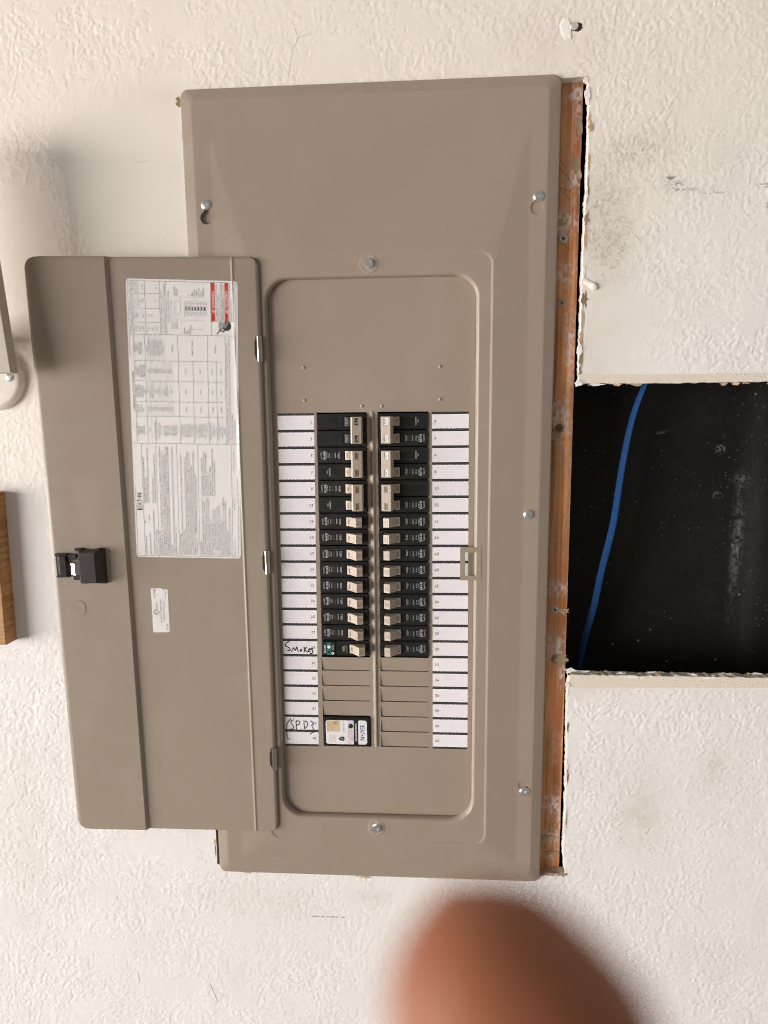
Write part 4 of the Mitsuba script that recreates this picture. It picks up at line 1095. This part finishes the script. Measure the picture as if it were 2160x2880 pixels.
sp = hull([(215, -180.4, 1.5), (215, -167, 1.5), (215, -180.4, 6.5), (215, -167, 6.5), (219, -180.4, 8.2), (219, -167, 8.2), (224.5, -180.4, 5.5), (224.5, -167, 5.5), (226, -180.4, 1.5), (226, -167, 1.5)])
put('latch_spring', DOOR, MB().add(on_door3(sp, 4.2), smooth=40).ply('hinge_steel'), label='bright metal spring beside the latch')
st = MB()
st.add(on_door3(hull([(229.5, -182.4, 0), (229.5, -157.5, 0), (242.8, -182.4, 0), (242.8, -157.5, 0), (230.2, -181.5, 6.5), (230.2, -158.2, 6.5), (236.5, -181, 7), (236.5, -158.6, 7), (241.2, -177, 3.4), (241.2, -162.5, 3.4)]), 4.2), LB, 20)
for b in ((229, 243, -157.8, -155.8, 0, 5.0), (229, 243, -183.8, -181.8, 0, 4.6), (240.5, 243, -183, -156, 0, 3.0)):
    st.add(on_door3(bx(*b, 0.4), 4.2), np.array(LB) * 0.7, 20)
put('latch_hook', DOOR, st.ply('plastic'), label='dark plastic hook beside the latch')
kd = sg.Point(223.8, -222).buffer(9.9, 32).intersection(sbox(215.0, -240, 232.6, -200))
put('knockout', DOOR, MB().add(on_door(ext(kd, 0.5), lambda x, y: (x, y), 0.05)).ply('panel_paint'), label='round knockout with flat sides pressed in the door')
for z0, z1 in ((58.8, 86.4), (-183.2, -156.6), (-425.0, -397.4)):
    hp = MB()
    t = np.radians(np.linspace(-20, 200, 14))
    prof = np.r_[np.c_[3.0 * np.cos(t), 3.0 * np.sin(t)]]
    m = ext(Polygon(prof), z1 - z0)
    v = np.array(m.vertices)
    m = trimesh.Trimesh(D(1.2 + v[:, 0], z0 + v[:, 2], v[:, 1] - 0.4), m.faces, process=False)
    hp.add(m, smooth=32)
    HK = put('hinge', DOOR, hp.ply('hinge_steel'))
    dk = MB().add(on_door(ext(Polygon([(4.0, z0 + 0.4), (6.4, z0 + 6), (6.8, z0 + 8), (6.8, z1 - 6), (5.6, z1 - 4), (5.4, z1 - 0.3), (4.0, z1 - 0.3)]), 0.08), lambda x, y: (x, y), 0.06), (0.03, 0.026, 0.022))
    put('hinge_slot', DOOR, dk.ply('print'))

# ------------------------------------------------------------------ breakers
TANP = np.array((0.47, 0.385, 0.305)); BK = np.array((0.0125, 0.0118, 0.0112)); PR = (0.60, 0.58, 0.56); EDGE = (0.13, 0.125, 0.12)
B0 = 2.6                                              # faces stand this far out of the deadfront


def S(s):
    return s - 28.6


def pole_body(m, zc, plain=False):
    m.add(l2w(bx(S(0.4), S(57.0), zc - 9.1, zc + 9.1, -40, B0 - 0.5, 0.5)), BK, 20)
    for a, b in ((1.0, 31.4), (53.2, 56.6)):
        m.add(l2w(bx(S(a), S(b), zc - 5.5, zc + 5.5, B0 - 0.8, B0, 0.12)), BK * 1.05, 20)
    for z in (zc - 5.6, zc + 5.5):                     # rubbed edges
        m.add(l2w(bx(S(1.0), S(31.4), z, z + 0.1, B0 - 0.5, B0 + 0.02)), EDGE)
        m.add(l2w(bx(S(53.2), S(56.6), z, z + 0.1, B0 - 0.5, B0 + 0.02)), EDGE)
    m.add(l2w(bx(S(0.5), S(0.7), zc - 8.4, zc + 8.4, B0 - 0.6, B0 - 0.45)), EDGE)
    m.add(l2w(bx(S(31.6), S(53.0), zc - 6.2, zc + 6.2, B0 - 1.2, B0 - 0.46)), BK * 0.35)


def bt(m, t, s, zc, h, bold=False, L=None, col=PR, z=None):
    """lettering that reads downwards with its tops towards the handle, centred on zc."""
    q = text2d(t, h, bold, L)
    wd = q.vertices[:, 0].max()
    m.add(l2w(turn(q, 'cw', S(s), zc + wd / 2, (B0 + 0.05) if z is None else z)), col)


def trip_print(m, zc):
    bt(m, 'Type CH', 4.1, zc, 1.7, False, 8.2)
    for t, dz in (('E', 3.5), ('A', 1.5), ('T', -0.3), ('N', -3.4)):
        bt(m, t, 7.3, zc + dz, 2.5, True, 1.9)
    m.add(l2w(bx(S(8.0), S(8.8), zc - 2.1, zc - 1.3, B0, B0 + 0.05)), PR)
    bt(m, '120/240V~', 10.7, zc, 1.1, False, 7.2); bt(m, '10 kA', 13.2, zc, 1.5, False, 5.4); bt(m, 'TRIP', 23.6, zc, 2.3, False, 7.2)


def trip_window(zc):
    w = MB()
    w.add(l2w(bx(S(16.2), S(17.0), zc - 3.4, zc + 3.4, B0 - 0.1, B0 + 0.25)), (0.06, 0.058, 0.056))
    w.add(l2w(bx(S(21.6), S(22.2), zc - 3.4, zc + 3.4, B0 - 0.1, B0 + 0.25)), (0.05, 0.048, 0.046))
    w.add(l2w(bx(S(17.0), S(21.6), zc - 3.4, zc - 3.0, B0 - 0.1, B0 + 0.25)), (0.05, 0.048, 0.046))
    n = 9
    a = np.linspace(math.radians(200), math.radians(340), n)
    p = np.c_[S(19.3) + 2.35 * np.cos(a) / math.cos(math.radians(20)), B0 + 0.15 + 1.2 * (np.sin(a) + math.sin(math.radians(20)))]
    v = np.vstack([np.c_[p[:, 0], np.full(n, zc - 3.1), p[:, 1] + 0.55], np.c_[p[:, 0], np.full(n, zc + 3.4), p[:, 1] + 0.55]])
    i = np.arange(n - 1)
    w.add(l2w(trimesh.Trimesh(v, np.vstack([np.c_[i, i + 1, n + i + 1], np.c_[i, n + i + 1, n + i]]), process=False)), (0.085, 0.082, 0.079), True)
    return w.ply('plastic')


def lever_profile():
    return [(32.4, -2.0), (32.3, 1.6), (33.0, 2.5), (35.0, 3.3), (37.6, 3.6), (37.6, -2)], [(36.0, -2), (36.6, 3.2), (37.8, 3.9), (43.9, 13.4), (44.6, 13.8), (51.0, 11.4), (51.4, 10.8), (50.4, 4.0), (49.0, -2)]


def lever(m, zc, col, ink=(0.05, 0.04, 0.03), on=True, top=True, amps='20', swd=True):
    a, b = lever_profile()
    A = bevel_prism([(S(s), h) for s, h in a], zc - 5.2, zc + 5.2, 0.25)
    m.add(l2w(A, 0, 0, -B0), col, 24)
    if on:
        bt(m, 'ON', 34.2, zc, 2.1, False, 4.6, ink, B0 + 3.6)
    if top:
        # the lever proper, concave between its two slopes: hull pieces
        B1 = hull([(S(s), zc + y, h) for s, h in ((35.8, -2), (36.0, 3.4), (37.6, 3.6), (43.9, 13.2), (50.6, 2), (49, -2)) for y in (-5.2, 5.2)])
        B2 = hull([(S(s), zc + y, h) for s, h in ((42.6, 9.5), (43.9, 13.3), (44.5, 13.7), (51.0, 11.4), (51.3, 11.0), (50.2, 3)) for y in (-5.2, 5.2)])
        m.add(l2w(B1 + B2, 0, 0, -B0), col, 24)
        nx, nz = (51.0 - 44.5), (11.4 - 13.7)
        L = math.hypot(nx, nz)
        for t, d in ((amps, 3.9), ('SWD' if swd else '', 1.0)):
            if not t:
                continue
            q = text2d(t, 2.0, False, 4.2 if t != 'SWD' else 6.2)
            v = np.array(q.vertices); wd = v[:, 0].max()
            k = d + v[:, 1]
            w = np.c_[S(44.5 + nx / L * k), zc + wd / 2 - v[:, 0], 13.7 + nz / L * k + 0.06]
            m.add(l2w(trimesh.Trimesh(w, q.faces, process=False), 0, 0, -B0), ink)


def tie_cap(m, col, amps, plate, ink, faint=False):
    prof = [(39.2, 2.5), (39.6, 6), (41.6, 15.2), (42.2, 15.6), (52.2, 13.6), (52.7, 13.0), (53.0, 3.0)]
    P = bevel_prism([(S(s), h) for s, h in prof], -15.0, 15.0, 0.35)
    fx, fz = 52.2 - 42.2, 13.6 - 15.6
    L = math.hypot(fx, fz); fx, fz = fx / L, fz / L
    for zc in (9.525, -9.525):
        cut = hull([(S(42.2 + fx * k) + fz * d, zc + y, 15.6 + fz * k + fx * d * 1.0) for k in (2.9, 7.3) for d in (-0.9, 1.0) for y in (-3.9, 3.9)])
        P = P - cut
    m.add(l2w(P, 0, 0, -B0), col, 24)
    for zc in (9.525, -9.525):
        q = np.array([[S(42.2 + fx * k), zc + y, 15.6 + fz * k - 0.8] for k, y in ((2.95, -3.85), (7.25, -3.85), (7.25, 3.85), (2.95, 3.85))])
        m.add(l2w(quad(q), 0, 0, -B0), plate)
        t = text2d(amps, 2.9, False, 5.2)
        v = np.array(t.vertices); wd = v[:, 0].max(); k = 3.7 + v[:, 1]
        w = np.c_[S(42.2 + fx * k), zc + wd / 2 - v[:, 0], 15.6 + fz * k - 0.72]
        m.add(l2w(trimesh.Trimesh(w, t.faces, process=False), 0, 0, -B0), ink)


LXC, RXC = -34.75, 35.1


def place(side, k, poles=1):
    zc = -(k + 0.5 * poles) * PITCH + 0.6
    t = T().translate([(LXC if side < 0 else RXC) / 1000, 0, zc / 1000])
    return t if side < 0 else t.rotate([0, 1, 0], 180)


WIN = trip_window(0.0)
bodies = []
for v in range(3):                                    # three print and tone variants of the single-pole body
    m = MB(); pole_body(m, 0.0)
    trip_print(m, -0.3 + 0.3 * v)
    bodies.append(m.ply('plastic'))
levers = []
for v in range(3):
    m = MB(); lever(m, 0.0, TANP * (1.0, 0.94, 1.05)[v]); levers.append(m.ply('handle_plastic'))
ORD = ['first', 'second', 'third', 'fourth', 'fifth', 'sixth', 'seventh', 'eighth', 'ninth']
for side in (-1, 1):
    for k in range(6, 15 if side > 0 else 14):
        num = 2 * k + (1 if side < 0 else 2)
        key = uniq('circuit_breaker')
        tw = place(side, k)
        v = int(rng.integers(0, 3))
        tw = tw.translate([0.0003 * (rng.random() - 0.5), -0.0006 * rng.random(), 0.0003 * (rng.random() - 0.5)])
        scene[key + '__body'] = {**bodies[v], 'to_world': tw}
        scene[key + '__handle'] = {**levers[int(rng.integers(0, 3))], 'to_world': tw}
        scene[key + '__trip_window'] = {**WIN, 'to_world': tw}
        where = ('left', 'right')[side > 0]
        if k == 6:
            lab_ = f'topmost single 20 amp breaker of the {where} column, just under the double breakers'
        elif side < 0 and k == 13:
            lab_ = 'lowest 20 amp breaker of the left column, just above the green striped one'
        elif side > 0 and k == 14:
            lab_ = 'lowest breaker of the right column, just above the beige filler plates'
        else:
            lab_ = f'{ORD[k - 6]} single 20 amp breaker from the top of the {where} column'
        tag(key, lab_, 'circuit breaker', 'single 20 amp breakers in the two columns')

# the two-pole breakers with tied handles
twos = [(-1, 0, '70', 'black', 'double breaker with black levers and black number plates, top left of the breakers'), (-1, 2, '40', 'tan', 'second double breaker from the top of the left column, with tan plates'), (-1, 4, '30', 'tan', 'lowest double breaker of the left column, directly above the single ones'),
        (1, 0, '50', 'white', 'topmost double breaker of the right column, with white number plates'), (1, 2, '40', 'white', 'middle double breaker of the right column, with white number plates'), (1, 4, '40', 'grey', 'lowest double breaker of the right column, with grey brown number plates')]
for side, k, amps, kind, label in twos:
    key = uniq('circuit_breaker')
    tw = place(side, k, 2)
    up, dn = 9.525, -9.525
    for nm, zc in (('pole', up), ('pole', dn)):
        m = MB(); pole_body(m, zc)
        if kind == 'black':
            pass
        elif zc == up:
            trip_print(m, zc)
            scene[uniq(key + '__trip_window')] = {**WIN, 'to_world': tw.translate([0, 0, zc / 1000])}
        elif not (side > 0 and k == 4):
            bt(m, 'COMMON', 13.2, zc, 1.7, False, 9); bt(m, 'TRIP', 10.6, zc, 1.3, False, 4)
        put('pole', key, m.ply('plastic'), tw)
    lc = TANP if kind != 'black' else np.array((0.035, 0.034, 0.033))
    for zc in (up, dn):
        m = MB(); lever(m, zc, lc * (0.97 + 0.06 * rng.random()), (0.05, 0.04, 0.03) if kind != 'black' else (0.30, 0.29, 0.28), True, False)
        m.add(l2w(bx(S(36.5), S(41), zc - 5.0, zc + 5.0, 0, B0 + 4.5, 0.4)), lc, 20)
        if kind == 'black':
            m.add(l2w(bx(S(29.5), S(32.3), zc - 5.6, zc + 5.6, B0 - 0.2, B0 + 0.05)), (0.004, 0.004, 0.004))
        put('lever', key, m.ply('handle_plastic' if kind != 'black' else 'plastic'), tw)
    m = MB()
    plate, ink = {'black': ((0.012, 0.012, 0.012), (0.75, 0.73, 0.70)), 'white': ((0.80, 0.78, 0.75), (0.03, 0.03, 0.03)), 'tan': ((0.26, 0.20, 0.145), (0.07, 0.055, 0.04)), 'grey': ((0.30, 0.245, 0.205), (0.05, 0.045, 0.04))}[kind]
    tie_cap(m, TANP * (1.04 if kind != 'black' else 1.0), amps, plate, ink)
    put('tie_handle', key, m.ply('handle_plastic'), tw)
    tag(key, label, 'circuit breaker', 'double breakers with tied handles')

# the arc-fault breaker with its green test label
key = uniq('circuit_breaker')
tw = place(-1, 14)
m = MB(); pole_body(m, 0.0)
bt(m, 'TRIP', 25.0, -0.2, 2.3, False, 7.0); bt(m, 'GEN 6.2', 30.0 - 1.0, -1.0, 1.7, False, 8.6, (0.35, 0.33, 0.31))
put('body', key, m.ply('plastic'), tw)
m = MB()
m.add(l2w(bx(S(1.8), S(16.2), -8.2, 8.2, 0, B0 + 1.2, 0.3)), BK * 0.7, 20)
m.add(l2w(bx(S(6.2), S(11.4), -7.8, 7.2, B0 + 1.1, B0 + 1.28)), (0.012, 0.155, 0.115))
for t, dz in (('E', 2.8), ('A', 0.8), ('T', -1.0), ('N', -4.2)):
    bt(m, t, 3.0, dz, 2.4, True, 1.8, (0.75, 0.74, 0.72), B0 + 1.27)
m.add(l2w(bx(S(3.8), S(4.5), -3.0, -2.2, B0 + 1.2, B0 + 1.27)), (0.75, 0.74, 0.72))
bt(m, 'TEST', 12.4, 1.2, 2.1, False, 7.0, (0.70, 0.69, 0.67), B0 + 1.27)
m.add(l2w(tri2d(sg.Point(S(13.4), -6.0).buffer(1.7, 16), B0 + 1.3)), (0.70, 0.70, 0.68)); m.add(l2w(tri2d(sg.Point(S(13.4), -6.0).buffer(0.9, 12).difference(sbox(S(13.6), -6.5, S(15), -5.2)), B0 + 1.36)), (0.05, 0.05, 0.05))
put('test_label', key, m.ply('print'), tw, label='black and green test panel of the breaker')
put('test_button', key, MB().add(l2w(m3.Manifold.cylinder(1.0, 2.0, 1.8, 24), S(9.1), 2.0, -B0 - 1.2), (0.80, 0.78, 0.75), 30).ply('handle_plastic'), tw, label='round white test button')
put('indicator_lamp', key, MB().add(l2w(m3.Manifold.cylinder(0.5, 1.4, 1.3, 20), S(8.8), -4.4, -B0 - 1.2), (0.015, 0.02, 0.02), 30).ply('gloss_plastic'), tw)
m = MB(); m.add(l2w(bx(S(18.2), S(23.4), -3.8, 3.8, B0 - 0.1, B0 + 0.2)), BK * 1.2); m.add(l2w(bx(S(19.0), S(22.8), -3.2, 3.2, B0, B0 + 0.25)), BK * 0.5)
put('trip_window', key, m.ply('gloss_plastic'), tw)
m = MB(); lever(m, 0.0, TANP, amps='15'); put('handle', key, m.ply('handle_plastic'), tw.translate([0.0016, 0, 0]))
tag(key, 'black breaker with a green test strip and white button beside the Smokes label', 'circuit breaker')

# surge protector
key = 'surge_protector'
tw = T().translate([(LXC - 0.4) / 1000, 0, -380.6 / 1000])
put('body', key, MB().add(l2w(bx(S(0.6), S(56.8), -18.6, 18.6, -40, 2.4, 0.9)), BK * 0.9, 20).ply('plastic'), tw)
m = MB()
face = Polygon(rr(S(3.3), S(53.2), -15.4, 15.0, 3.0, 6, 1))
for poly, col in ((face.intersection(sbox(S(3), -20, S(29.8), 20)), (0.76, 0.735, 0.72)), (face.intersection(sbox(S(29.8), -20, S(37.2), 20)), (0.70, 0.60, 0.60)), (face.intersection(sbox(S(42.6), -20, S(54), 20)), (0.78, 0.755, 0.74))):
    m.add(l2w(ext(poly, 0.15, 2.4)), col)


def st_(t, s, zc, h, bold=False, L=None, col=GREY):
    q = text2d(t, h, bold, L); wd = q.vertices[:, 0].max()
    m.add(l2w(turn(q, 'cw', S(s), zc + wd / 2, 2.62)), col)


BLUE = (0.012, 0.085, 0.33)
for t, dz, w in (('E', 6.9, 4.4), ('A', 2.9, 3.4), ('T', -0.4, 3.4), ('N', -7.4, 4.4)):
    st_(t, 45.0, dz - 0.3, 4.9, True, w, BLUE)
m.add(l2w(tri2d(sg.Point(S(47.5), -3.6).buffer(0.9, 12), 2.62)), BLUE)
st_('SURGE PROTECTOR', 38.7, 0.0, 2.3, True, 22.5, (0.72, 0.70, 0.68))
PNK = (0.42, 0.20, 0.24)
st_('PROTECTED', 33.6, -3.2, 1.7, False, 13.6, (0.30, 0.20, 0.22)); st_('WHEN LIT', 30.6, -1.6, 1.7, False, 11.0, (0.30, 0.20, 0.22))
st_('CHPSURGE', 23.8, 6.6, 2.2, False, 12.8, (0.10, 0.17, 0.30))
for k, (t, L) in enumerate((('TYPE 2 SPD', 9.8), ('AC Power', 8.6), ('Protection', 9.0))):
    st_(t, 13.2 - 2.4 * k, -8.2, 1.6, False, L, PNK)
ul = Polygon([(S(4.6), 0.6), (S(20.6), 0.6), (S(20.6), 14.6), (S(6.0), 14.6), (S(4.6), 13.2)])
m.add(l2w(tri2d(ul, 2.60)), (0.62, 0.47, 0.29))
c = sg.Point(S(15.4), 11.4)
m.add(l2w(tri2d(c.buffer(2.1, 16).difference(c.buffer(1.65, 16)), 2.64)), GREY); st_('UL', 14.6, 11.4, 1.7, True, 2.2)
for k, (t, zc, L) in enumerate((('LISTED SURGE', 9.0, 9), ('PROTECTIVE DEVICE', 7.8, 11), ('TYPE 2', 8.6, 4), ('ISSUE NO. 5314', 7.6, 12))):
    st_(t, (11.6, 9.8, 7.8, 5.4)[k], zc - 0.3, 1.0, False, L, (0.16, 0.12, 0.08))
sh = Polygon([(S(18.6), -8.3), (S(21.0), -5.8), (S(25.6), -5.8), (S(25.6), -7.4), (S(26.3), -8.3), (S(25.6), -9.2), (S(25.6), -11.0), (S(21.0), -11.0)])
m.add(l2w(tri2d(sh, 2.62)), (0.03, 0.03, 0.03))
m.add(l2w(tri2d(Polygon([(S(20.0), -7.2), (S(22.8), -8.9), (S(22.6), -7.9), (S(24.9), -9.4), (S(22.2), -7.4), (S(22.4), -8.4)]).buffer(0.12), 2.66)), (0.75, 0.73, 0.70))
put('face_label', key, m.ply('print'), tw, label='white printed face with blue maker name')
put('indicator_lamp', key, MB().add(l2w(trimesh.creation.revolve(np.array([(3.0, 0), (2.9, 0.4), (2.0, 1.0), (0, 1.3)]), sections=28), S(33.3), 7.9, -2.5), (0.012, 0.030, 0.018), True).ply('gloss_plastic'), tw, label='round dark green indicator lamp')
tag(key, 'surge protector with white printed face in the lowest left slot', 'surge protector')

# ------------------------------------------------------------------ the finger in front of the lens, and its hand below the picture
DN, RT, FW = np.array([-0.0013, -0.1367, -0.9906]), np.array([0.9978, 0.0653, -0.0103]), np.array([-0.0661, 0.9885, -0.1364])


def ball(p, r):
    return m3.Manifold.sphere(r, 28).translate(np.asarray(p) * 1000)


def chain(js):
    M = None
    for (p, r), (p2, r2) in zip(js[:-1], js[1:]):
        b = m3.Manifold.batch_hull([ball(p, r), ball(p2, r2)])
        M = b if M is None else M + b
    return M


tip = [(np.array([0.0703, -0.7619, -0.0422]), 3.5), (np.array([0.0711, -0.7649, -0.0425]), 5.35), (np.array([0.0724, -0.7688, -0.0422]), 7.8), (np.array([0.0743, -0.7710, -0.0443]), 8.8)]
tip = [(p - 0.0008 * RT - 0.0012 * DN, r) for p, r in tip]
pip = tip[-1][0] + 0.024 * (0.95 * DN + 0.25 * RT - 0.15 * FW)
mcp = pip + 0.040 * (0.86 * DN + 0.30 * RT - 0.40 * FW)
hand = chain(tip + [(pip, 9.4), (mcp, 11.0)])
side = 0.86 * RT - 0.3 * DN * -1 + 0.25 * FW; side /= np.linalg.norm(side)
wrist = mcp + 0.085 * (0.75 * DN + 0.45 * RT - 0.48 * FW)
knuckles = [mcp + side * 0.020 * k + DN * (0.000, 0.002, 0.006, 0.013)[k] for k in range(4)]
hand = hand + m3.Manifold.batch_hull([ball(q, 11.5) for q in knuckles] + [ball(wrist - side * 0.006, 17), ball(wrist + side * 0.026, 16)])
for k in (1, 2, 3):
    a = knuckles[k]; b = a + 0.034 * (0.9 * FW * 0.6 + 0.75 * DN + 0.1 * RT); c = b + 0.022 * (-0.35 * FW + 0.95 * DN * 0.8 - 0.3 * RT); d = c + 0.016 * (-0.95 * FW + 0.2 * DN)
    hand = hand + chain([(a, 10.5), (b, 9.2 - 0.5 * k), (c, 8.2 - 0.5 * k), (d, 7.2 - 0.5 * k)])
tb0 = wrist + 0.02 * (-DN) - side * 0.012; tb1 = tb0 + 0.036 * (0.5 * FW - 0.75 * RT - 0.1 * DN); tb2 = tb1 + 0.03 * (0.6 * FW - 0.6 * DN * 0.2 - 0.4 * RT)
hand = hand + chain([(tb0, 14), (tb1, 10.5), (tb2, 8.6)])
hand = hand + chain([(wrist + side * 0.01, 20), (wrist + side * 0.01 + 0.13 * (0.8 * DN + 0.3 * RT - 0.5 * FW), 30)])
hm = hand.refine_to_length(2.4).to_mesh()
hm = trimesh.Trimesh(hm.vert_properties[:, :3] / 1000, hm.tri_verts, process=True)
trimesh.smoothing.filter_taubin(hm, lamb=0.5, nu=0.52, iterations=14)
put('hand', 'person', MB().add(hm, smooth=True).ply('skin'))
tag('person', 'blurred fingertip pointing up in front of the lens', 'person')
